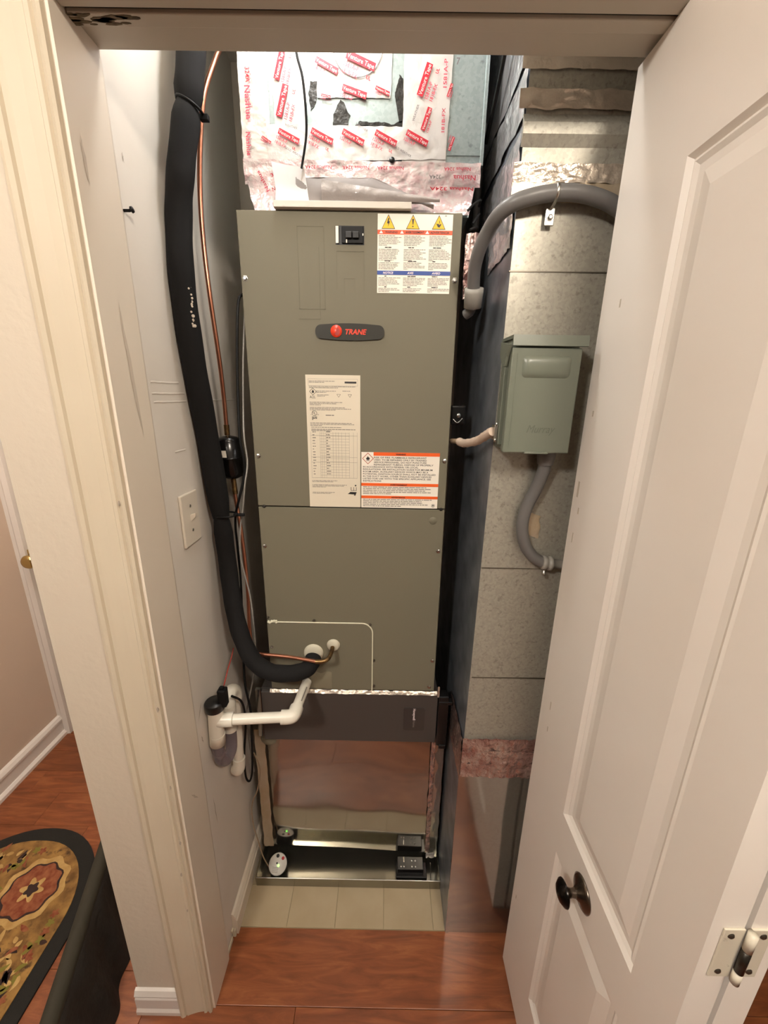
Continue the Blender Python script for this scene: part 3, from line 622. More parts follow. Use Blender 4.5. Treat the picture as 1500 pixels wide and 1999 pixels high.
g2.poly([(cx - 0.0040, cz - 0.0020), (cx - 0.0045, cz + 0.0008), (cx - 0.0020, cz + 0.0025), (cx - 0.0005, cz + 0.0060), (cx + 0.0018, cz + 0.0028), (cx + 0.0042, cz + 0.0015), (cx + 0.0042, cz - 0.0018), (cx + 0.0022, cz - 0.0038), (cx - 0.0022, cz - 0.0038)], Y2)
g2.rects([(cx - 0.0042, cx + 0.0042, cz - 0.0062, cz - 0.0052)], Y2)
ringp(g2, x1 - 0.0105, z0 + 0.0075, 0.0042, 0.0009, Y2); g2.rects([(x1 - 0.0125, x1 - 0.0085, z0 + 0.0062, z0 + 0.0090)], Y2)
obj('flame_symbol', g2, 'print_black', rl)

# ------------------------------------------------------------------ supply plenum above the unit
sp = thing('supply_plenum', 'sheet metal plenum sealed with printed foil tape above the air handler', 'plenum', (-0.06, 1.2, 1.95))
PY = 1.0
g = G(); v = [(-0.305, PY, 2.05), (0.185, PY, 2.05), (0.185, PY, 2.438), (-0.305, PY, 2.438), (-0.286, PY - 0.006, 1.947), (0.166, PY - 0.006, 1.947)]
bk = [(x, 1.355, z) for x, y, z in v]
g.add(v + bk, [(0, 1, 2, 3), (4, 5, 1, 0), (3, 2, 8, 9), (0, 3, 9, 6), (4, 0, 6, 10), (1, 5, 11, 7), (2, 1, 7, 8), (4, 10, 11, 5), (6, 9, 8, 7), (10, 6, 7, 11)])
obj('body', g, 'galv_plenum', sp)
def face_pos(x, y):
    """position on the plenum face, read off as horizontal / vertical fractions of its printed area"""
    zs = [(105, 2.218), (150, 2.183), (200, 2.143), (247, 2.105), (310, 2.048), (360, 2.003), (410, 1.957)]
    for (a, za), (b, zb) in zip(zs, zs[1:]):
        if y <= b or b == 410: zz = za + (zb - za) * (y - a) / (b - a); break
    sc = 0.001015 + 0.0000002 * y; return (-0.167 + (x - 605) * sc * 1.0225, zz)
def strip(pts, m, y, n=(22, 10), amp=0.0016, fr=30, nm='tape_strip', seed=0.0):
    """a wrinkled foil strip between four corners (x, z): bl, br, tr, tl"""
    a, b, c, d = [Vector((p[0], p[1])) for p in pts]
    def fn(u, v):
        p = (a * (1 - u) + b * u) * (1 - v) + (d * (1 - u) + c * u) * v
        e = 0.0016 * nz(p.x * 70, p.y * 70, 3 + seed) if (u in (0, 1) or v in (0, 1)) else 0
        h = amp * (0.7 * abs(nz(p.x * fr, p.y * fr, seed)) + 0.5 * nz(p.x * fr * 2.6, p.y * fr * 2.6, seed + 5) + 0.45)
        yy = y - max(0.0002, h)
        if p.y < 2.05: yy -= 0.006 * (2.05 - p.y) / 0.1
        return (p.x + e, yy, p.y + e)
    return obj(nm, G().sheet(fn, *n), m, sp)
t1 = strip([(-0.307, 2.03), (-0.248, 2.03), (-0.246, 2.438), (-0.306, 2.438)], 'foil', PY - 0.0002, (12, 60), seed=1)
t2 = strip([(-0.238, 2.05), (-0.172, 2.05), (-0.170, 2.438), (-0.240, 2.438)], 'foil_white', PY - 0.0006, (12, 60), seed=2)
t3 = strip([(0.022, 2.03), (0.112, 2.03), (0.125, 2.438), (0.022, 2.438)], 'foil_white', PY - 0.0010, (14, 60), seed=3)
t4 = strip([(-0.255, 2.042), (0.112, 2.050), (0.112, 2.103), (-0.255, 2.106)], 'foil_white', PY - 0.0022, (60, 12), seed=4)
t5 = strip([(-0.305, 2.0), (0.186, 2.0), (0.186, 2.044), (-0.307, 2.046)], 'foil_nashua', PY - 0.0024, (70, 10), seed=5, amp=0.003)
t6 = strip([(-0.286, 1.949), (0.166, 1.949), (0.176, 2.003), (-0.300, 2.004)], 'foil_nashua', PY - 0.0036, (70, 12), seed=6, amp=0.004)
c = [face_pos(620, 192), face_pos(757, 190), face_pos(738, 105), face_pos(630, 105)]
t7 = strip([c[0], c[1], (0.004, 2.40), (-0.142, 2.40)], 'foil_white', PY - 0.0012, (16, 30), seed=7)
g = G()
cx_, cz_ = face_pos(697, 128)
g.tube([(cx_ + 0.048 * math.cos(a), PY - 0.0040, cz_ + 0.030 + 0.048 * math.sin(a)) for a in [math.pi + math.pi * k / 24 for k in range(25)]], 0.0012, 6)
obj('tape_crease', g, 'foil', sp)
# black sealant smears in the cut-out
def blob(ps, seed):
    q = [face_pos(*p) for p in ps]; n = len(q); pts = []
    for i in range(n):
        a, b = q[i], q[(i + 1) % n]
        for k in range(4):
            t = k / 4; x = a[0] + (b[0] - a[0]) * t; z = a[1] + (b[1] - a[1]) * t
            pts.append((x + 0.003 * nz(x * 160, z * 160, seed), z + 0.003 * nz(x * 160, z * 160, seed + 3)))
    return G().prism(pts, 'y', PY - 0.0012, PY)
for i, ps in enumerate(([(607, 158), (621, 158), (623, 178), (616, 203), (608, 218), (605, 190)], [(648, 246), (650, 225), (658, 205), (664, 194), (670, 200), (680, 226), (676, 246)], [(690, 246), (700, 236), (716, 238), (740, 238), (762, 243), (783, 232), (783, 247)], [(774, 142), (781, 152), (783, 240), (772, 238), (768, 205), (764, 185), (770, 165)])):
    obj('sealant_smear', blob(ps, i * 11.0), 'butyl_black', sp)
hx, hz = face_pos(758, 312)
obj('screw_hole', G().lathe([(0, 0.0058), (0.0004, 0.0056), (0.0004, 0)], (hx, PY - 0.0068, hz), (0, -1, 0), 14), 'butyl_black', sp)
# printed logos on the tape: a red bar with lettering and two code lines
def logo_mesh(code):
    g = G(); g.mat(0).rects([(-0.0225, 0.0225, -0.0042, 0.0050)], 0)
    g.mat(1).text('Venture Tape', 0, -0.0022, 0.0072, -0.0003, 'CENTER', bold=0.01, width=0.042)
    g.mat(2).text('1581A-P', -0.0225, -0.0118, 0.0070, -0.0001, bold=0.02, width=0.023)
    if code: g.text('181B-FX', -0.0225, -0.0192, 0.0066, -0.0001, bold=0.02, width=0.024).mat(0).text('UL', 0.014, -0.0150, 0.0060, -0.0001, bold=0.03)
    return mesh('tape_logo', g, ['print_red', 'print_white', 'print_pink'])
LA, LB = logo_mesh(True), logo_mesh(False)
def logo(par, x, y, deg, me, sc=1.0, dy=0.0072):
    o = obj('tape_logo', me, None, par); X, Z = face_pos(x, y)
    o.matrix_parent_inverse = Matrix.Translation(-world_loc(sp)) if False else Matrix.Identity(4)
    o.location = (X - sp.location.x, PY - dy - sp.location.y, Z - sp.location.z)
    o.rotation_euler = (0, -math.radians(deg), 0); o.scale = (sc * 1.1, 1, sc * 1.25); o.parent = par
    o.matrix_parent_inverse = par.matrix_local.inverted() if False else Matrix.Identity(4)
    o.location = (X, PY - dy, Z); o.matrix_parent_inverse = Matrix.Identity(4)
    return o
for x, y, dg, me, s_ in ((566, 271, -24, LA, 0.9), (628, 270, -24, LA, 0.95), (686, 271, -24, LB, 0.95), (747, 272, -24, LA, 0.95), (805, 271, -24, LB, 0.95), (524, 278, -30, LB, 0.42)): logo(t4, x, y, dg, me, s_)
for x, y, dg, me, s_ in ((553, 128, 72, LA, 1.0), (556, 200, 72, LA, 1.1)): logo(t2, x, y, dg, me, s_, 0.0046)
for x, y, dg, me, s_ in ((821, 155, 70, LA, 1.1), (823, 233, 70, LB, 0.8), (869, 279, -110, LB, 0.5), (867, 175, 70, LB, 0.45)): logo(t3, x, y, dg, me, s_, 0.0050)
for x, y, dg, me, s_ in ((640, 130, -24, LB, 0.95), (703, 120, -20, LA, 1.2), (690, 181, -16, LB, 1.0), (742, 178, -20, LB, 0.6), (637, 190, -10, LB, 0.4)): logo(t7, x, y, dg, me, s_, 0.0052)
def stamp(par, txt, x, y, deg, size, m, dy=0.0072, width=None, mirror=False):
    X, Z = face_pos(x, y); obj('tape_lettering', G().text(txt, X, Z, size, PY - dy, 'CENTER', rot=math.radians(deg), bold=0.015, width=width, mirror=mirror), m, par)
stamp(t1, 'Nashua', 487, 205, -90, 0.016, 'print_pink', 0.0050, 0.055); stamp(t1, 'Nashua', 486, 285, -90, 0.013, 'print_pink', 0.005, 0.04); stamp(t1, '324A', 489, 150, -90, 0.012, 'print_red', 0.005, 0.024)
for x, y, dg in ((702, 255, -26), (571, 255, -14), (575, 303, -26), (776, 297, -26), (650, 168, -12)): stamp(t4 if y > 200 else t7, 'COLD WEATHER' if y > 290 else 'WEATHER', x, y, dg, 0.0055, 'print_grey', 0.0074 if y > 200 else 0.0054)
stamp(t3, 'WEATHER', 805, 222, 70, 0.0062, 'print_grey', 0.0054); stamp(t3, '1581A-P', 862, 142, 90, 0.010, 'print_pink', 0.0054, 0.045); stamp(t3, '7', 882, 124, 0, 0.015, 'print_grey', 0.0054); stamp(t3, '181B-FX', 857, 235, 90, 0.009, 'print_pink', 0.0054, 0.04)
for x, y in ((880, 326), (755, 326), (620, 326), (690, 326)): stamp(t5, 'Nashua 324A', x, y, 180, 0.0085, 'print_pink', 0.0102, 0.055)
stamp(t5, 'Nashua', 893, 342, 180, 0.0125, 'print_pink', 0.0125, 0.046); stamp(t5, '324A', 838, 342, 180, 0.0100, 'print_grey', 0.0125, 0.024)
stamp(t6, 'Nashua 324A', 868, 368, 180, 0.0085, 'print_red', 0.0185, 0.09); stamp(t6, 'Nashua', 520, 360, 120, 0.010, 'print_pink', 0.0180, 0.04); stamp(t6, '324A', 545, 345, 30, 0.009, 'print_red', 0.0165, 0.03); stamp(t6, 'Nashua', 548, 376, 20, 0.010, 'print_red', 0.0195, 0.03)
obj('standing_seam', G().box(0.183, 0.190, PY - 0.004, PY + 0.01, 2.04, 2.438, 0.001), 'galv_plenum', sp)
obj('cross_break', G().box(0.114, 0.184, PY - 0.0015, PY, 2.058, 2.062), 'galv_plenum', sp)

# ------------------------------------------------------------------ papers and bar lying on the unit's top
one('panel_bar', G().box(-0.239, 0.043, 0.955, 0.976, 1.9465, 1.9585, 0.0008).box(-0.222, -0.216, 0.9545, 0.9555, 1.948, 1.953).box(0.012, 0.022, 0.9545, 0.9555, 1.948, 1.954), ['bar_paint'], 'thin painted metal bar lying along the air handler top edge', 'metal bar')
pm = thing('manual_bundle', 'folded paper manual in a clear plastic bag on the air handler', 'manual', (-0.08, 0.972, 1.958))
PT = [(-0.190, 2.006), (-0.035, 2.008), (0.02, 1.988), (0.09, 1.9605)]
g = G()
def front(u, v):
    x = -0.195 + 0.285 * u; top = 2.006 if x < -0.035 else 2.006 - (x + 0.035) / 0.125 * 0.045; top += (0.002 * nz(x * 20, 1, 2))
    z = 1.9592 + (top - 1.9592) * v; y = 0.968 - 0.010 * math.sin(math.pi * v) * math.sin(math.pi * u) + 0.006 * v + 0.003 * nz(x * 24, z * 30, 4)
    return (x, y, z)
obj('folded_sheet', G().sheet(front, 40, 12), 'paper_shaded', pm)  # front in painted shade, the top below stays plain white
def topf(u, v):
    x = -0.195 + 0.285 * u; top = 2.006 if x < -0.035 else 2.006 - (x + 0.035) / 0.125 * 0.045; top += (0.002 * nz(x * 20, 1, 2))
    return (x, 0.974 + 0.006 * v, top - 0.006 * v * v)
obj('folded_sheet', G().sheet(topf, 40, 3), 'paper', pm)
obj('loose_sheet', G().sheet(lambda u, v: (-0.243 + 0.066 * u + 0.012 * (1 - v), 0.963 + 0.010 * v + 0.004 * math.sin(3 * u), 1.9595 + 0.072 * v - 0.008 * u - 0.006 * (1 - v) * u), 10, 10), 'paper', pm)
obj('loose_sheet', G().sheet(lambda u, v: (-0.236 + 0.05 * u, 0.964 + 0.004 * v + 0.003 * math.sin(4 * u), 1.9592 + 0.020 * v * (1.2 - u)), 8, 4), 'paper', pm)
def film(u, v):
    x = -0.14 + 0.24 * u; z = 1.9592 + (0.030 * (1 - u) + 0.006) * v
    return (x, 0.960 - 0.004 * math.sin(math.pi * v) + 0.002 * nz(x * 60, z * 60, 9) - 0.003, z)
obj('plastic_bag', G().sheet(film, 40, 8), 'plastic_film', pm)

# ------------------------------------------------------------------ filter cabinet and return plenum below
fc = thing('filter_cabinet', 'dark grey media filter cabinet under the air handler', 'filter cabinet', (-0.097, 1.16, 0.577))
obj('body', G().box(-0.355, 0.163, 0.978, 1.35, 0.5772, 0.752, 0.002), 'filter_grey', fc)
obj('filter_door', G().box(-0.352, 0.163, 0.964, 0.978, 0.5775, 0.7495, 0.002), 'filter_grey', fc)
g = G().sheet(lambda u, v: (-0.325 + 0.49 * u, 0.9622 + 0.006 * v - 0.0025 * abs(nz(u * 40, v * 2, 3)), 0.7497 + 0.0085 * v + 0.002 * nz(u * 30, 0, 1)), 70, 3)
g.sheet(lambda u, v: (0.160 + 0.006 * v, 0.961 + 0.004 * nz(v * 5, u * 7, 2), 0.745 + 0.035 * u), 8, 2)
obj('foil_seal', g, 'foil_dull', fc)
obj('side_latch', G().box(0.1645, 0.194, 0.957, 0.99, 0.572, 0.748, 0.003).box(0.166, 0.205, 0.955, 0.975, 0.722, 0.732, 0.002).box(0.172, 0.192, 0.952, 0.975, 0.566, 0.578, 0.002), 'plastic_black', fc)
fl = obj('filter_label', G().prism(pill(0.096, 0.663, 0.062, 0.080, 0.006, 0.0, 5), 'y', 0.9625, 0.964), 'filter_label', fc)
obj('label_lettering', G().text('Honeywell', 0.0925, 0.701, 0.0105, 0.9621, rot=-math.pi / 2, bold=0.02, width=0.040), 'print_white', fl)
obj('label_lettering', G().text('Home', 0.0925, 0.6585, 0.0100, 0.9621, rot=-math.pi / 2, width=0.0235), 'print_dim', fl)
obj('side_flange', G().box(-0.372, -0.356, 0.972, 0.984, 0.58, 0.75, 0.001), 'galv_clean', fc)

rp = thing('return_plenum', 'shiny galvanized return plenum standing in the drain pan', 'plenum', (-0.105, 1.2, 0.012))
def rpf(u, v):
    x = -0.376 + 0.54 * u; zb = 0.068 - 0.016 * u; z = zb + (0.576 - zb) * v
    return (x, 1.016 - 0.020 * u * (1 - v) * 0.35 + 0.0035 * nz(x * 5, z * 6, 8) + 0.005 * math.sin(math.pi * v) * math.sin(math.pi * u), z)
obj('front_sheet', G().sheet(rpf, 30, 30), 'galv_mirror', rp)
obj('body', G().box(-0.376, 0.164, 1.03, 1.34, 0.068, 0.5762), 'galv_clean', rp)
for xx in (-0.34, 0.09):
    for yy in (1.08, 1.28): obj('support_block', G().box(xx, xx + 0.04, yy, yy + 0.04, 0.0065, 0.0678, 0.002), 'rubber_black', rp)
def vtape(x0, x1, y, z0, z1, m, seed, par, nm='tape_strip', amp=0.004):
    return obj(nm, G().sheet(lambda u, v: (x0 + (x1 - x0) * u + 0.003 * nz(u, v * 14, seed), y - amp * abs(nz(u * 2, v * 16, seed + 1)) - 0.0005, z0 + (z1 - z0) * v), 6, 40), m, par)
vtape(-0.398, -0.366, 1.004, 0.075, 0.574, 'foil_tan', 2, rp); vtape(0.158, 0.196, 1.004, 0.06, 0.572, 'foil_rose', 5, rp); vtape(0.172, 0.198, 1.000, 0.045, 0.55, 'galv_clean', 9, rp, amp=0.002)
obj('tape_strip', G().sheet(lambda u, v: (0.160 + 0.03 * u, 0.992 - 0.006 * abs(nz(u * 6, v * 6, 3)), 0.052 + 0.025 * v + 0.006 * nz(u * 5, v, 4)), 10, 6), 'foil', rp)
obj('sealing_putty', G().lathe([(0, 0.026), (0.004, 0.022), (0.006, 0.010), (0.0065, 0)], (-0.352, 1.000, 0.543), (0, -1, 0), 12), 'putty', rp)

# ------------------------------------------------------------------ drain pan and what lies in it
dpn = thing('drain_pan', 'shallow galvanized drain pan on the vinyl tiles', 'drain pan', (-0.1, 1.13, 0))
obj('base', G().box(-0.4085, 0.205, 0.934, 1.36, 0.0005, 0.006), 'pan_metal', dpn)
obj('rim', G().box(-0.4085, 0.205, 0.930, 0.9335, 0.0005, 0.037, 0.001), 'pan_metal', dpn)
obj('rim', G().box(-0.4085, -0.4055, 0.934, 1.36, 0.006, 0.037, 0.001), 'pan_metal', dpn)
obj('rim', G().box(0.2020, 0.205, 0.934, 1.36, 0.006, 0.037, 0.001), 'pan_metal', dpn)
obj('rim_hem', G().tube([(-0.407, 0.931, 0.037), (0.204, 0.931, 0.037)], 0.0018, 8), 'zinc', dpn)
wa = thing('water_alarm', 'round white leak alarm with green light in the pan corner', 'leak alarm', (-0.343, 0.966, 0.0065))
ax = Vector((0.05, -0.50, 0.86)).normalized(); ac = Vector((-0.343, 0.968, 0.043))
obj('housing', G().lathe([(-0.022, 0.026), (-0.018, 0.0305), (0.008, 0.0315), (0.011, 0.030)], ac, ax, 30), 'plastic_black', wa)
obj('face', G().lathe([(0.011, 0.0300), (0.0135, 0.0285), (0.0140, 0.0)], ac, ax, 30), 'alarm_white', wa)
e1 = ax.cross(Vector((0, 1, 0))).normalized() * -1
if e1.x < 0: e1 = -e1
e2 = e1.cross(ax) * -1
if e2.z < 0: e2 = -e2
def dot(a, b, r, m, nm, h=0.0012): obj(nm, G().lathe([(0.0138, r), (0.0138 + h, r * 0.9), (0.0138 + h, 0)], ac + e1 * a + e2 * b, ax, 12), m, wa)
dot(-0.004, 0.021, 0.0052, 'plastic_black', 'button'); dot(0.0145, 0.0155, 0.0048, 'red_plastic', 'test_button'); dot(0.003, -0.004, 0.0036, 'led_green', 'indicator_light'); dot(-0.003, 0.002, 0.0028, 'plastic_black', 'sounder_hole')
g = G()
for k in range(4): g.add([ac + ax * 0.0143 + e1 * a + e2 * b for a, b in ((-0.016, -0.008 - k * 0.004), (0.004, -0.009 - k * 0.004), (0.004, -0.0105 - k * 0.004), (-0.016, -0.0095 - k * 0.004))], [(0, 1, 2, 3)])
obj('face_print', g, 'print_dim', wa)
pb = thing('terminal_block', 'black plastic terminal block with screws in the pan', 'terminal block', (0.11, 0.965, 0.0065))
obj('block', G().box(0.058, 0.162, 0.944, 0.992, 0.0065, 0.030, 0.002).box(0.062, 0.150, 0.952, 0.992, 0.030, 0.055, 0.002), 'plastic_black', pb)
for x, y in ((0.075, 0.962), (0.085, 0.962), (0.112, 0.962), (0.124, 0.962), (0.112, 0.98), (0.124, 0.98)):
    obj('terminal_screw', G().lathe([(0, 0.0036), (0.0012, 0.003), (0.0014, 0)], (x, y, 0.055), (0, 0, 1), 10), 'zinc', pb)
obj('jumper', G().box(0.083, 0.0855, 0.972, 0.988, 0.055, 0.058), 'zinc', pb)
obj('corner_post', G().tube([(0.176, 0.955, 0.008), (0.172, 0.96, 0.075)], 0.0014, 8), 'zinc', pb)

# ------------------------------------------------------------------ tall duct on the right
du = thing('return_duct', 'tall spangled sheet metal duct right of the air handler', 'duct', (0.42, 1.1, 0))
DX0, DX1, DY = 0.212, 0.640, 0.82
def duct_sec(z0, z1, m, seed, y=DY):
    lean = lambda z: -0.006 + 0.0075 * z
    nu, nv = 14, max(6, int((z1 - z0) * 24)); g = G()
    g.sheet(lambda u, v: (DX0 + lean(z0 + (z1 - z0) * v) * (1 - u) + (DX1 - DX0) * u, y + 0.004 * nz(u * 2.5, (z0 + (z1 - z0) * v) * 3, seed) * math.sin(math.pi * u), z0 + (z1 - z0) * v), nu, nv)
    return obj('front_sheet', g, m, du)
duct_sec(0.0005, 0.69, 'galv_clean', 1); duct_sec(0.69, 1.945, 'galv', 2); duct_sec(1.945, 2.438, 'galv', 3, DY - 0.001)
obj('side_sheet', G().sheet(lambda u, v: (DX0 - 0.006 + 0.0075 * (2.438 * v) + 0.0025 * nz(u * 3, v * 9, 5) * math.sin(math.pi * u), 1.36 + (DY - 1.36) * u, 0.0005 + 2.4375 * v), 16, 50), 'duct_shade', du)
obj('outer_side_sheet', G().box(DX1 - 0.001, DX1, DY + 0.002, 1.36, 0.0005, 2.438), 'galv', du)
obj('corner_seam', G().prism([(DX0 - 0.005, DY - 0.002), (DX0 + 0.004, DY - 0.002), (DX0 + 0.004, DY + 0.001), (DX0 - 0.005, DY + 0.004)], 'z', 0.0005, 0.7), 'galv_clean', du)
for z in (0.928, 1.216, 1.80):
    obj('cross_seam', G().box(DX0 + 0.005, DX1 - 0.01, DY - 0.0015, DY + 0.004, z - 0.001, z + 0.001), 'zinc_dark', du)
def htape(z0, z1, m, seed, x0=DX0 - 0.004, x1=0.5, amp=0.004, y=DY - 0.003, nm='tape_strip'):
    return obj(nm, G().sheet(lambda u, v: (x0 + (x1 - x0) * u, y - amp * (0.25 + abs(nz(u * 12, v * 2.5, seed)) + 0.4 * nz(u * 40, v * 8, seed + 3)), z0 + (z1 - z0) * v + 0.004 * nz(u * 9, v, seed + 2)), 60, 10), m, du)
htape(0.622, 0.668, 'foil_rose', 3, amp=0.006); htape(0.664, 0.708, 'foil_rose', 6, amp=0.006); htape(0.705, 0.747, 'foil_rose', 9, amp=0.005)
htape(1.905, 1.937, 'foil_tan', 12, amp=0.002); htape(1.934, 1.962, 'foil_dull', 15, amp=0.004); htape(2.036, 2.062, 'foil_dull', 18, amp=0.003); htape(2.088, 2.105, 'foil_dull', 21, amp=0.002)
for z0, z1 in ((1.985, 2.03),): obj('standing_ridge', G().prism([(DY - 0.0015, z0), (DY - 0.010, (z0 + z1) / 2 - 0.008), (DY - 0.010, (z0 + z1) / 2 + 0.008), (DY - 0.0015, z1)], 'x', DX0 + 0.005, DX1), 'galv', du)
# foil wrap running back along the duct's inner side
def swrap(z0, z1, y0, y1, m, seed, amp=0.006):
    obj('side_tape', G().sheet(lambda u, v: (DX0 - 0.006 + 0.0075 * z0 - 0.002 - amp * abs(nz(u * 8, v * 5, seed)), y0 + (y1 - y0) * u, z0 + (z1 - z0) * v - 0.03 * 0 + 0.006 * nz(u * 6, v, seed + 2)), 24, 12), m, du)
swrap(1.93, 2.01, 0.822, 1.10, 'foil', 3); swrap(2.03, 2.10, 0.822, 1.2, 'foil', 7); swrap(2.11, 2.42, 0.822, 1.34, 'foil', 11, 0.004); swrap(1.84, 1.92, 0.83, 1.0, 'foil', 17, 0.007); swrap(0.60, 0.74, 0.822, 1.0, 'foil_rose', 21)
obj('torn_label', G().sheet(lambda u, v: (0.306 + 0.026 * u + 0.006 * nz(u * 3, v * 3, 1), DY - 0.003 - 0.003 * abs(nz(u * 4, v * 4, 2)), 1.298 + 0.050 * v - 0.01 * u), 6, 8), 'foil_tan', du)

# ------------------------------------------------------------------ disconnect box
db = thing('disconnect_box', 'grey green electrical disconnect box mounted on the duct', 'electrical box', (0.28, 0.79, 1.48))
bx0, bx1, bz0, bz1 = 0.216, 0.342, 1.482, 1.684
obj('body', G().box(bx0 + 0.002, bx1 - 0.002, 0.762, 0.8135, bz0 + 0.004, bz1 - 0.004, 0.002), 'disc_green', db)
obj('side_flange', G().box(bx0 - 0.005, bx0 + 0.004, 0.766, 0.772, bz0 + 0.012, bz1 - 0.03, 0.001), 'disc_green', db)
obj('cover', G().box(bx0, bx1 - 0.004, 0.7455, 0.7615, bz0, bz1 - 0.02, 0.0022), 'disc_green', db)
obj('rain_lip', G().prism([(0.8135, bz1 + 0.001), (0.742, bz1), (0.740, bz1 - 0.0175), (0.7435, bz1 - 0.018), (0.745, bz1 - 0.006), (0.8135, bz1 - 0.004)], 'x', bx0 - 0.001, bx1 + 0.003), 'disc_green', db)
obj('lip_ear', G().prism([(0.744, bz1 - 0.016), (0.800, bz1 - 0.006), (0.800, bz1 - 0.03), (0.775, bz1 - 0.050), (0.764, bz1 - 0.050), (0.758, bz1 - 0.034)], 'x', bx0 - 0.0065, bx0 - 0.001), 'disc_green', db)
ex0, ex1, ez0, ez1 = 0.236, 0.321, 1.614, 1.651
g = G(); rings = []
for i, d in ((0, 0), (0.004, 0.004), (0.010, 0.0055)):
    rings.append([(p[0], 0.7456 - d, p[1]) for p in pill((ex0 + ex1) / 2, (ez0 + ez1) / 2, ex1 - ex0 - 2 * i, ez1 - ez0 - 2 * i, 0.008, 0, 5)])
n = len(rings[0]); g.add([p for r in rings for p in r], [(a * n + b, a * n + (b + 1) % n, (a + 1) * n + (b + 1) % n, (a + 1) * n + b) for a in range(2) for b in range(n)] + [tuple(2 * n + b for b in range(n))], True)
obj('embossed_grip', g, 'disc_green', db)
obj('cover_rib', G().box(bx0 + 0.010, bx0 + 0.0115, 0.7448, 0.7462, bz0 + 0.01, bz1 - 0.03), 'disc_green', db)
obj('hasp', G().box(0.254, 0.298, 0.738, 0.746, bz0 - 0.001, bz0 + 0.0025, 0.001), 'disc_green', db)
obj('maker_mark', G().text('Murray', 0.256, 1.519, 0.020, 0.7451, shear=0.35, width=0.052), 'disc_mark', db)  # flat letters, the embossing's shade is put into their colour
obj('cable_clamp', G().box(bx0 - 0.0115, bx0 - 0.0052, 0.771, 0.793, 1.502, 1.530, 0.001).lathe([(0, 0.0025), (0.004, 0.0025), (0.005, 0)], (bx0 - 0.009, 0.771, 1.530), (0, -0.3, 1), 8).lathe([(0, 0.0025), (0.004, 0.0025), (0.005, 0)], (bx0 - 0.009, 0.771, 1.503), (0, -0.3, -1), 8), 'zinc', db)
# wrapped cable from box to air handler
wc = thing('wrapped_cable', 'tan tape wrapped cable between disconnect box and air handler', 'cable', (0.19, 0.88, 1.48))
obj('sheath', G().tube([(0.2035, 0.782, 1.517), (0.198, 0.80, 1.509), (0.189, 0.85, 1.491), (0.176, 0.915, 1.479), (0.170, 0.945, 1.480)], 0.0088, 12, res=6, rfun=lambda t: 1 + 0.12 * math.sin(t * 60)), 'cloth_wrap', wc)
obj('bare_end', G().tube([(0.170, 0.945, 1.480), (0.160, 0.99, 1.476)], 0.0060, 10), 'wire_tan', wc)
# conduits
cu = thing('flexible_conduit', 'grey flexible conduit arching over the duct to the unit', 'conduit', (0.25, 0.82, 1.85), 'grey conduits')
obj('conduit_tube', G().tube([(0.176, 0.925, 1.790), (0.173, 0.918, 1.803), (0.170, 0.900, 1.828), (0.172, 0.876, 1.852), (0.181, 0.85, 1.874), (0.191, 0.822, 1.888), (0.210, 0.802, 1.898), (0.243, 0.7950, 1.906), (0.277, 0.7950, 1.911), (0.312, 0.7950, 1.911), (0.347, 0.7950, 1.905), (0.38, 0.7950, 1.893), (0.42, 0.7950, 1.868), (0.45, 0.7950, 1.82), (0.465, 0.7950, 1.75)], 0.0128, 16, res=6), 'pvc_grey', cu)
obj('connector', G().lathe([(-0.022, 0.012), (-0.020, 0.0185), (0.008, 0.0195), (0.016, 0.0195), (0.017, 0.0140)], (0.177, 0.930, 1.781), (-0.05, -0.4, 0.9), 20), 'pvc_grey_light', cu)
obj('connector_elbow', G().tube([(0.177, 0.938, 1.766), (0.175, 0.950, 1.756), (0.168, 0.958, 1.752)], 0.0105, 14), 'pvc_grey', cu)
obj('conduit_strap', G().tube([(0.277, 0.812, 1.9275), (0.277, 0.800, 1.9265), (0.277, 0.787, 1.920), (0.277, 0.7835, 1.911), (0.277, 0.787, 1.902), (0.277, 0.800, 1.8965), (0.276, 0.811, 1.893)], 0.0032, 8, res=3).box(0.268, 0.284, 0.8080, 0.8120, 1.868, 1.895, 0.001), 'zinc', cu)
screw(cu, 0.276, 1.880, 0.8080, 0.0042)
cl = thing('lower_conduit', 'grey flexible conduit hanging below the disconnect box', 'conduit', (0.31, 0.795, 1.35), 'grey conduits')
obj('conduit_tube', G().tube([(0.316, 0.792, 1.455), (0.315, 0.794, 1.437), (0.307, 0.800, 1.400), (0.294, 0.8035, 1.360), (0.290, 0.8035, 1.32), (0.300, 0.8035, 1.280), (0.320, 0.8035, 1.252), (0.343, 0.8035, 1.238)], 0.0125, 16, res=6), 'pvc_grey', cl)
obj('connector', G().lathe([(0, 0.018), (0.004, 0.0185), (0.018, 0.0170), (0.030, 0.0150)], (0.316, 0.790, 1.4835), (0, 0.05, -1), 18), 'pvc_grey', cl)
obj('end_fitting', G().lathe([(0, 0.0125), (0.002, 0.0155), (0.009, 0.0155), (0.010, 0.0135), (0.014, 0.0135), (0.015, 0.0160), (0.021, 0.0160), (0.022, 0.011), (0.05, 0.011)], (0.340, 0.8015, 1.2395), (1, 0, -0.12), 16), 'pvc_grey_light', cl)
obj('set_screw', G().lathe([(0, 0.004), (0.008, 0.004), (0.010, 0.002), (0.010, 0)], (0.345, 0.795, 1.222), (-0.2, -0.6, -0.8), 10), 'zinc', cl)

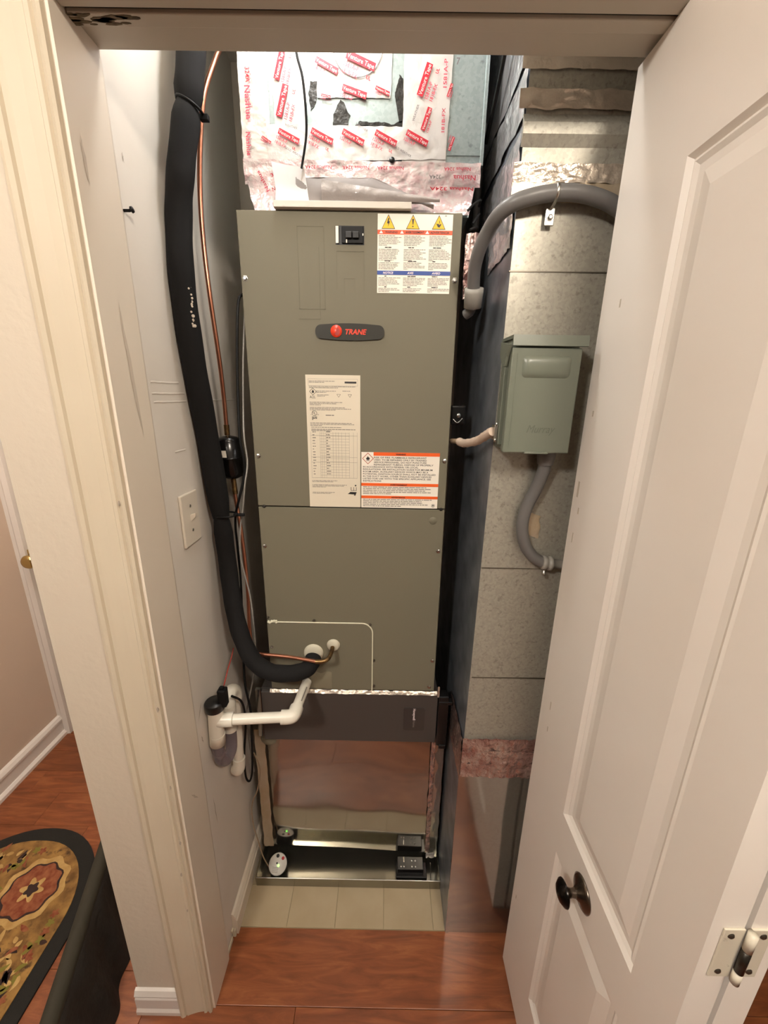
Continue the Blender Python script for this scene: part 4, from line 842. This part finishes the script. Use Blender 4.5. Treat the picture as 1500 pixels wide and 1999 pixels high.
# ------------------------------------------------------------------ pipe and wires between plenum and duct
one('standpipe', G().mat(0).tube([(0.202, 1.10, 1.96), (0.202, 1.10, 2.145)], 0.0085, 12).mat(1).lathe([(0, 0.0105), (0.022, 0.0105), (0.023, 0.0)], (0.202, 1.10, 2.142), (0, 0, 1), 12), ['pvc_grey', 'pvc_grey_light'], 'grey pipe with pale cap between plenum and duct', 'pipe')
one('thick_black_cable', G().tube([(0.204, 0.84, 2.25), (0.204, 0.90, 2.21), (0.203, 0.97, 2.15), (0.201, 1.04, 2.10)], 0.0042, 8, res=5), 'rubber_black', 'black cable slanting down along the duct above the unit', 'cable')
for i, (pts, lb) in enumerate((([(0.198, 1.05, 1.99), (0.188, 0.985, 1.975), (0.172, 0.972, 1.962), (0.160, 0.970, 1.95)], 'thin dark wire leaving the air handler top right corner'), ([(0.200, 1.06, 1.975), (0.190, 1.0, 1.955), (0.174, 0.980, 1.930)], 'dark wire pair looping beside the upper right panel edge'), ([(0.198, 1.05, 1.945), (0.185, 0.99, 1.928), (0.168, 0.975, 1.918)], 'lowest dark wire beside the hazard label'))):
    one('control_wire', G().tube(pts, 0.0024, 8, res=5), 'rubber_black', lb, 'wire', 'dark wires by the plenum')
one('duct_wrap_scrap', G().sheet(lambda u, v: (0.164 + 0.034 * u + 0.004 * nz(u * 3, v * 9, 3), 0.998 + 0.012 * nz(u * 4, v * 8, 7), 1.79 + 0.13 * v), 10, 22), 'foil_rose', 'crumpled foil wrap in the gap beside the hazard label', 'foil wrap')
one('valve_fitting', G().mat(0).box(0.154, 0.190, 0.990, 1.02, 1.515, 1.56, 0.004).mat(1).lathe([(0, 0.006), (0.006, 0.006), (0.008, 0.004), (0.008, 0)], (0.172, 0.990, 1.537), (0, -1, 0), 10).tube([(0.160, 0.988, 1.528), (0.17, 0.984, 1.52), (0.182, 0.988, 1.53)], 0.0016, 6, res=4), ['plastic_black', 'zinc'], 'small black fitting with bright screws beside the unit edge', 'fitting')
one('hanging_cable', G().tube([(-0.186, 0.962, 2.30), (-0.183, 0.962, 2.205), (-0.172, 0.961, 2.160), (-0.168, 0.964, 2.107), (-0.170, 0.968, 2.069), (-0.181, 0.968, 2.018)], 0.0024, 10, res=8), 'rubber_black', 'thin black cable hanging in front of the foil taped plenum', 'cable')

# ------------------------------------------------------------------ refrigerant lines
ins = thing('insulated_pipe', 'thick black foam insulated suction pipe along the closet wall', 'pipe', (-0.39, 0.92, 0.87))
IP = [(-0.375, 1.02, 2.43), (-0.374, 0.985, 2.30), (-0.376, 0.95, 2.185), (-0.384, 0.93, 2.097), (-0.398, 0.905, 1.986), (-0.412, 0.906, 1.910), (-0.414, 0.893, 1.792), (-0.413, 0.901, 1.649), (-0.411, 0.926, 1.486), (-0.402, 0.934, 1.287), (-0.398, 0.936, 1.15), (-0.386, 0.917, 1.059), (-0.370, 0.906, 0.976), (-0.341, 0.900, 0.905), (-0.296, 0.896, 0.872), (-0.240, 0.900, 0.866), (-0.205, 0.915, 0.868), (-0.193, 0.933, 0.876), (-0.192, 0.947, 0.880)]
full = crom([Vector(p) for p in IP], 8)
def sect(a, b, r, pinch=(True, True)):
    n = b - a
    def rf(t):
        e = 1.0
        if pinch[0]: e *= min(1, 0.80 + t * n * 0.12)
        if pinch[1]: e *= min(1, 0.80 + (1 - t) * n * 0.12)
        return e * (1 + 0.02 * math.sin(t * n * 0.9))
    return G().tube(full[a:b + 1], r, 22, rfun=rf)
obj('foam_sleeve', sect(0, 24, 0.0250, (False, True)), 'foam_black', ins); obj('foam_sleeve', sect(24, 72, 0.0243), 'foam_black', ins); obj('foam_sleeve', sect(72, len(full) - 1, 0.0218, (True, False)), 'foam_black', ins)
def tie(center, nrm, r, ang):
    c = Vector(center); n = Vector(nrm).normalized(); a = n.cross(Vector((0, 1, 0))).normalized(); b = n.cross(a); g = G()
    P = [c + (a * math.cos(t) + b * math.sin(t)) * r for t in [2 * math.pi * k / 24 for k in range(25)]]
    return P
g = G().tube([Vector((-0.384, 0.930, 2.097)) + Vector((math.cos(t) * 0.0215 + 0.004, math.sin(t) * 0.0215, -0.010 * math.cos(t))) for t in [2 * math.pi * k / 24 for k in range(25)]], 0.0024, 8).box(-0.366, -0.350, 0.935, 0.945, 2.078, 2.088, 0.001)
obj('cable_tie', g, 'rubber_black', ins)
g = G().tube([Vector((-0.396, 0.935, 1.292)) + Vector((math.cos(t) * 0.027 + 0.006, math.sin(t) * 0.0235, 0.002)) for t in [2 * math.pi * k / 24 for k in range(25)]], 0.0022, 8).box(-0.372, -0.345, 0.934, 0.940, 1.290, 1.297, 0.001)
obj('cable_tie', g, 'rubber_black', ins)
g = G()
for k in range(16):
    z = 1.76 - 0.09 * random.random() ** 1.5; g.lathe([(0, 0.0016 + 0.0022 * random.random()), (0.0006, 0.0)], (-0.3955 + 0.004 * random.random(), 0.8765 + 0.006 * random.random(), z + 0.02), (0.5, -0.85, 0), 6)
obj('paint_speck', g, 'scuff', ins)
ll = thing('liquid_line', 'thin bare copper liquid line beside the black insulated pipe', 'pipe', (-0.38, 0.95, 0.9))
obj('upper_tube', G().tube([(-0.332, 1.075, 2.40), (-0.340, 1.025, 2.26), (-0.350, 0.998, 2.205), (-0.366, 0.968, 2.133), (-0.379, 0.960, 2.051), (-0.387, 0.956, 1.963), (-0.389, 0.955, 1.873), (-0.386, 0.955, 1.777), (-0.384, 0.968, 1.654), (-0.387, 0.982, 1.565), (-0.3885, 0.985, 1.4815)], 0.0049, 12, res=6), 'copper', ll)
obj('lower_tube', G().tube([(-0.383, 0.985, 1.366), (-0.380, 0.982, 1.314), (-0.368, 0.968, 1.228), (-0.362, 0.960, 1.088), (-0.364, 0.955, 0.984), (-0.359, 0.944, 0.922), (-0.350, 0.934, 0.903), (-0.332, 0.934, 0.8985), (-0.258, 0.925, 0.8985), (-0.172, 0.905, 0.8995)], 0.0049, 12, res=6), 'copper', ll)
obj('brass_joint', G().tube([(-0.178, 0.9055, 0.8994), (-0.160, 0.906, 0.9), (-0.146, 0.915, 0.902), (-0.140, 0.936, 0.906), (-0.139, 0.955, 0.9095)], 0.0058, 12, res=5), 'brass', ll)
for a, b in (((-0.3883, 0.985, 1.506), (-0.3885, 0.985, 1.4812)), ((-0.3832, 0.985, 1.3728), (-0.380, 0.981, 1.335))):
    obj('solder_joint', G().tube([a, b], 0.0064, 12), 'brass', ll)
fd = thing('filter_drier', 'glossy black filter drier canister on the copper line', 'filter drier', (-0.376, 0.96, 1.375))
Ax = Vector((0.006, 0, -0.106)).normalized(); Ao = Vector((-0.3890, 0.985, 1.480))
obj('canister', G().lathe([(0, 0.008), (0.002, 0.016), (0.006, 0.0265), (0.012, 0.0285), (0.052, 0.0288), (0.0525, 0.0300), (0.0555, 0.0300), (0.056, 0.0288), (0.090, 0.0278), (0.100, 0.024), (0.106, 0.012), (0.1065, 0.007)], Ao, Ax, 32), 'gloss_black', fd)
g = G().sheet(lambda u, v: tuple(Ao + Ax * (0.033 + 0.0165 * v) + Vector((math.sin(-1.05 + 1.15 * u), -math.cos(-1.05 + 1.15 * u), 0)) * 0.0291), 10, 2)
obj('label', g, 'label_white', fd)
g = G()
for k in range(3): g.sheet(lambda u, v, k=k: tuple(Ao + Ax * (0.0365 + 0.004 * k + 0.002 * v) + Vector((math.sin(-0.55 + (0.2 + 0.05 * k) * u), -math.cos(-0.55 + (0.2 + 0.05 * k) * u), 0)) * 0.0293), 3, 1)
obj('label_print', g, 'print_black', fd)
# wires
one('thermostat_wire', G().tube([(-0.323, 0.985, 1.792), (-0.330, 0.970, 1.775), (-0.336, 0.962, 1.709), (-0.343, 0.958, 1.6), (-0.344, 0.946, 1.483), (-0.340, 0.948, 1.434), (-0.343, 0.952, 1.39), (-0.360, 0.950, 1.330), (-0.376, 0.963, 1.290), (-0.384, 0.972, 1.25), (-0.386, 0.978, 1.2), (-0.386, 0.978, 1.085), (-0.390, 0.970, 0.962), (-0.390, 0.958, 0.872), (-0.383, 0.935, 0.796), (-0.369, 0.920, 0.718), (-0.373, 0.920, 0.628), (-0.380, 0.920, 0.515), (-0.391, 0.920, 0.467), (-0.402, 0.920, 0.485), (-0.399, 0.920, 0.572), (-0.387, 0.918, 0.665), (-0.378, 0.9, 0.742), (-0.374, 0.872, 0.800), (-0.379, 0.835, 0.846)], 0.0030, 8, res=6), 'rubber_black', 'black wire running from unit edge down to the float switch', 'wire')
one('signal_cable', G().tube([(-0.322, 0.985, 1.765), (-0.332, 0.976, 1.656), (-0.338, 0.968, 1.55), (-0.336, 0.952, 1.482), (-0.333, 0.952, 1.42), (-0.340, 0.944, 1.371), (-0.355, 0.956, 1.303), (-0.364, 0.953, 1.257), (-0.368, 0.946, 1.188), (-0.362, 0.946, 1.134), (-0.352, 0.945, 1.071), (-0.349, 0.945, 1.0), (-0.351, 0.950, 0.922), (-0.362, 0.958, 0.831), (-0.392, 0.955, 0.70), (-0.398, 0.955, 0.663), (-0.400, 0.968, 0.518), (-0.398, 0.975, 0.44)], 0.0021, 8, res=6), 'wire_grey', 'thin grey cable twisting down beside the copper line', 'cable')
one('alarm_lead', G().tube([(-0.391, 0.97, 0.518), (-0.378, 0.972, 0.452), (-0.392, 0.972, 0.367), (-0.413, 0.970, 0.308), (-0.412, 0.962, 0.233), (-0.397, 0.955, 0.160), (-0.385, 0.952, 0.10), (-0.372, 0.958, 0.045)], 0.0019, 8, res=6), 'wire_tan', 'thin tan lead dropping to the leak alarm in the pan', 'wire')
one('float_switch_wire', G().tube([(-0.412, 0.950, 0.905), (-0.413, 0.93, 0.885), (-0.413, 0.905, 0.872), (-0.409, 0.868, 0.858), (-0.399, 0.832, 0.868)], 0.0015, 8, res=5), 'wire_red', 'short red wire above the float switch', 'wire')

# ------------------------------------------------------------------ condensate drain
dr = thing('condensate_drain', 'white plastic condensate drain pipe with clear trap on the wall', 'drain pipe', (-0.41, 0.84, 0.55))
E = Vector((-0.226, 0.832, 0.789)); T = Vector((-0.414, 0.815, 0.790))
obj('stub_pipe', G().tube([(-0.2165, 0.964, 0.787), (-0.224, 0.858, 0.789)], 0.0134, 18), 'pvc_white', dr)
g = G(); dA = (E - T).normalized(); dB = (Vector((-0.2165, 0.964, 0.787)) - Vector((-0.224, 0.858, 0.789))).normalized()
arcp = [E - dA * 0.030, E - dA * 0.012, E - dA * 0.003 + dB * 0.003, E + dB * 0.012, E + dB * 0.030]
g.tube(arcp, 0.0178, 18, res=5); obj('elbow', g, 'pvc_white', dr)
obj('cross_pipe', G().tube([T + dA * 0.03, E - dA * 0.02], 0.0134, 18), 'pvc_white', dr)
obj('tee', G().tube([T + Vector((-0.001, 0, 0.034)), T + Vector((-0.006, 0, -0.070))], 0.0186, 20).tube([T, T + dA * 0.040], 0.0176, 18), 'pvc_white', dr)
obj('tee_collar', G().lathe([(0, 0.0192), (0.030, 0.0192), (0.031, 0.0150)], T + Vector((-0.0035, 0, -0.043)), (-0.05, 0, -1), 20), 'pvc_white', dr)
obj('pipe_print', G().sheet(lambda u, v: tuple(Vector((-0.2185, 0.93, 0.788)) + dB * (-0.055 * u) + Vector((0.55 + 0.25 * v, 0, 0.82 - 0.12 * v)).normalized() * 0.0137), 10, 2), 'print_dim', dr)
U1 = T + Vector((-0.006, 0, -0.072)); U2 = Vector((-0.407, 0.868, 0.718))
obj('clear_trap', G().tube([U1, U1 + Vector((-0.0, 0.002, -0.045)), U1 + Vector((0.002, 0.012, -0.068)), (U1 + U2) / 2 + Vector((0, 0, -0.082)), U2 + Vector((0, -0.012, -0.068)), U2 + Vector((0, -0.002, -0.045)), U2], 0.0148, 16, res=5, cap=False), 'clear_pvc', dr)
obj('trap_collar', G().tube([U2 + Vector((0, 0, -0.008)), U2 + Vector((0.003, 0, 0.075))], 0.0176, 18), 'pvc_white', dr)
obj('return_bend', G().tube([U2 + Vector((0.003, 0, 0.07)), U2 + Vector((0.003, 0.003, 0.088)), Vector((-0.404, 0.888, 0.815)), Vector((-0.402, 0.906, 0.800)), Vector((-0.402, 0.909, 0.775))], 0.0172, 18, res=5), 'pvc_white', dr)
obj('down_pipe', G().tube([(-0.402, 0.909, 0.782), (-0.408, 0.900, 0.555)], 0.0134, 18), 'pvc_white', dr)
obj('bottom_elbow', G().tube([(-0.4075, 0.901, 0.575), (-0.4085, 0.899, 0.552), (-0.412, 0.899, 0.537), (-0.421, 0.906, 0.530)], 0.0172, 18, res=5), 'pvc_white', dr)
fs = thing('float_switch', 'black float switch cap on top of the white drain tee', 'float switch', (-0.415, 0.815, 0.824))
obj('cap', G().lathe([(0, 0.0225), (0.003, 0.0235), (0.020, 0.0235), (0.023, 0.0215), (0.0235, 0.0)], (-0.4150, 0.815, 0.8245), (0, 0, 1), 28), 'plastic_black', fs)
obj('switch_housing', G().box(-0.403, -0.382, 0.806, 0.826, 0.836, 0.884, 0.003), 'rubber_black', fs)
obj('terminal', G().box(-0.398, -0.388, 0.812, 0.820, 0.884, 0.890, 0.001), 'rubber_black', fs)
# ------------------------------------------------------------------ wall fittings
sw = thing('light_switch', 'ivory toggle switch plate on the closet wall behind the pipe', 'light switch', (-0.4385, 0.853, 1.31))
g = G().box(-0.4395, -0.4335, 0.815, 0.890, 1.250, 1.368, 0.0025)
obj('plate', g, 'switch_ivory', sw)
obj('toggle', G().prism([(-0.4335, 1.303), (-0.4335, 1.318), (-0.422, 1.322), (-0.423, 1.314)], 'y', 0.8485, 0.8565), 'switch_ivory', sw)
for z in (1.282, 1.338): obj('screw', G().lathe([(0, 0.0035), (0.001, 0.003), (0.0012, 0)], (-0.4336, 0.8525, z), (1, 0, 0), 10), 'zinc', sw)
one('wall_hook', G().tube([(-0.4396, 0.768, 1.866), (-0.430, 0.768, 1.866), (-0.426, 0.768, 1.868)], 0.0024, 8).lathe([(0, 0.005), (0.003, 0.0045), (0.0035, 0)], (-0.427, 0.768, 1.867), (1, 0, 0.3), 10), 'rubber_black', 'small black screw sticking out of the closet wall', 'screw')

# ------------------------------------------------------------------ rug and covered rack in the hallway
rg = thing('floral_rug', 'dark bordered floral rug with rounded corner on the hallway floor', 'rug', (-1.19, 0.4, 0))
def rrect(x0, x1, y0, y1, r, n=14):
    pts = []
    for cx, cy, a0 in ((x1 - r, y1 - r, 0), (x0 + r, y1 - r, 90), (x0 + r, y0 + r, 180), (x1 - r, y0 + r, 270)):
        for k in range(n + 1): a = math.radians(a0 + 90 * k / n); pts.append((cx + r * math.cos(a), cy + r * math.sin(a)))
    return pts
RX = (-1.503, -0.93, -0.4, 1.095)
obj('border', G().prism(rrect(*RX, 0.28), 'z', 0.0006, 0.007), 'rug_black', rg)
obj('field', G().prism(rrect(RX[0] + 0.03, RX[1] - 0.045, RX[2] + 0.04, RX[3] - 0.045, 0.235), 'z', 0.0071, 0.009), 'rug_gold', rg)
def flower(cx, cy, r, m, petals, depth, z, nm='flower'):
    pts = [(cx + r * (1 + depth * math.cos(petals * a)) * math.cos(a), cy + r * (1 + depth * math.cos(petals * a)) * math.sin(a)) for a in [2 * math.pi * k / 48 for k in range(48)]]
    return obj(nm, G().prism(pts, 'z', z, z + 0.0006), m, rg)
for cx, cy, s_ in ((-1.135, 0.90, 1.0), (-1.42, 0.62, 0.9), (-1.15, 0.30, 1.0)):
    flower(cx, cy, 0.098 * s_, 'rug_cream', 9, 0.06, 0.0091); flower(cx, cy, 0.080 * s_, 'rug_dark', 9, 0.05, 0.0098); flower(cx, cy, 0.074 * s_, 'rug_red', 9, 0.07, 0.0105); flower(cx, cy, 0.030 * s_, 'rug_cream', 6, 0.3, 0.0112); flower(cx, cy, 0.018 * s_, 'rug_dark', 5, 0.2, 0.0118)
for cx, cy, r in ((-1.24, 0.62, 0.10), (-1.42, 0.78, 0.05), (-1.10, 0.45, 0.08), (-1.36, 0.42, 0.09)):
    flower(cx, cy, r, 'rug_dark', 3, 0.25, 0.0091); flower(cx - 0.01, cy, r * 0.45, 'rug_olive', 5, 0.3, 0.0098)
for k in range(34):
    t = k / 33; a = math.radians(100 * t)
    x, y = (RX[1] - 0.075, 0.10 + 0.70 * t * 2) if t < 0.5 else (RX[1] - 0.31 + 0.235 * math.cos(math.radians((t - 0.5) * 180)), RX[3] - 0.31 + 0.235 * math.sin(math.radians((t - 0.5) * 180)))
    if y < 1.02 and x < RX[1] - 0.06 and math.hypot(x + 1.135, y - 0.90) > 0.125 and math.hypot(x + 1.15, y - 0.30) > 0.125 and math.hypot(x + 1.10, y - 0.45) > 0.12: flower(x, y, 0.010, 'rug_red' if k % 2 else 'rug_olive', 5, 0.3, 0.0091, 'border_blossom')
def leaf_motifs(n, m, z, seed):
    rnd = random.Random(seed); g = G()
    for k in range(n):
        x = RX[0] + 0.06 + rnd.random() * (RX[1] - RX[0] - 0.13); y = 0.05 + rnd.random() * 0.96
        if any(math.hypot(x - a, y - b) < 0.125 for a, b in ((-1.135, 0.90), (-1.42, 0.62), (-1.15, 0.30))): continue
        if x > RX[1] - 0.31 and y > RX[3] - 0.31 and math.hypot(x - RX[1] + 0.31, y - RX[3] + 0.31) > 0.225: continue
        a = rnd.random() * 6.28; L_ = 0.018 + 0.022 * rnd.random(); bend = rnd.uniform(-0.9, 0.9); pts = []; qts = []
        for t in [q / 6 for q in range(7)]:
            w_ = 0.0065 * math.sin(math.pi * (0.12 + 0.85 * t)); an = a + bend * t
            cx = x + L_ * t * math.cos(an); cy = y + L_ * t * math.sin(an)
            pts.append((cx - w_ * math.sin(an), cy + w_ * math.cos(an))); qts.append((cx + w_ * math.sin(an), cy - w_ * math.cos(an)))
        P = pts + qts[::-1]; g.add([(p[0], p[1], z) for p in P], [(i, i + 1, 12 - i, 13 - i) for i in range(6)])
    o = obj('leaf_motif', g, m, rg); o['kind'] = 'stuff'
leaf_motifs(420, 'rug_cream', 0.0101, 3); leaf_motifs(330, 'rug_dark', 0.0102, 5); leaf_motifs(130, 'rug_red', 0.0103, 8); leaf_motifs(160, 'rug_olive', 0.0104, 11)
rk = thing('covered_rack', 'low rack draped in dark cloth between rug and wall end', 'covered rack', (-0.80, 0.62, 0))
A0, A1 = Vector((-0.872, 0.985, 0)), Vector((-0.672, 0.38, 0))
dd = (A1 - A0).normalized(); nn = Vector((-dd.y, dd.x, 0))
if nn.x < 0: nn = -nn
Hh = 0.25
sec = [(-0.045, 0.002), (-0.030, 0.12), (-0.018, 0.235), (-0.012, 0.247), (0.0, 0.25), (0.014, 0.248), (0.020, 0.24), (0.026, 0.22), (0.034, 0.15), (0.050, 0.07), (0.062, 0.002)]
ns = 60; g = G(); vs = []; fs_ = []
for i in range(ns + 1):
    t = i / ns; p = A0 + (A1 - A0) * t
    for (o_, z_) in sec:
        f_ = (1 - z_ / Hh); fold = 0.014 * f_ * nz(t * 9, o_ * 8, 2) + 0.010 * f_ * math.sin(t * 34)
        q = p + nn * (o_ + fold * (1 if o_ > 0 else -1)); vs.append((q.x, q.y, z_))
m_ = len(sec)
for i in range(ns):
    for j in range(m_ - 1): fs_.append((i * m_ + j, (i + 1) * m_ + j, (i + 1) * m_ + j + 1, i * m_ + j + 1))
g.add(vs, fs_, True); g.add(vs[:m_], [tuple(range(m_))]); g.add(vs[-m_:], [tuple(range(m_))[::-1]])
obj('cloth', g, 'drape', rk)
obj('rim_band', G().tube([tuple(A0 + (A1 - A0) * t + Vector((0, 0, 0.2425))) for t in [k / 10 for k in range(11)]], 0.0195, 12), 'drape_rim', rk)
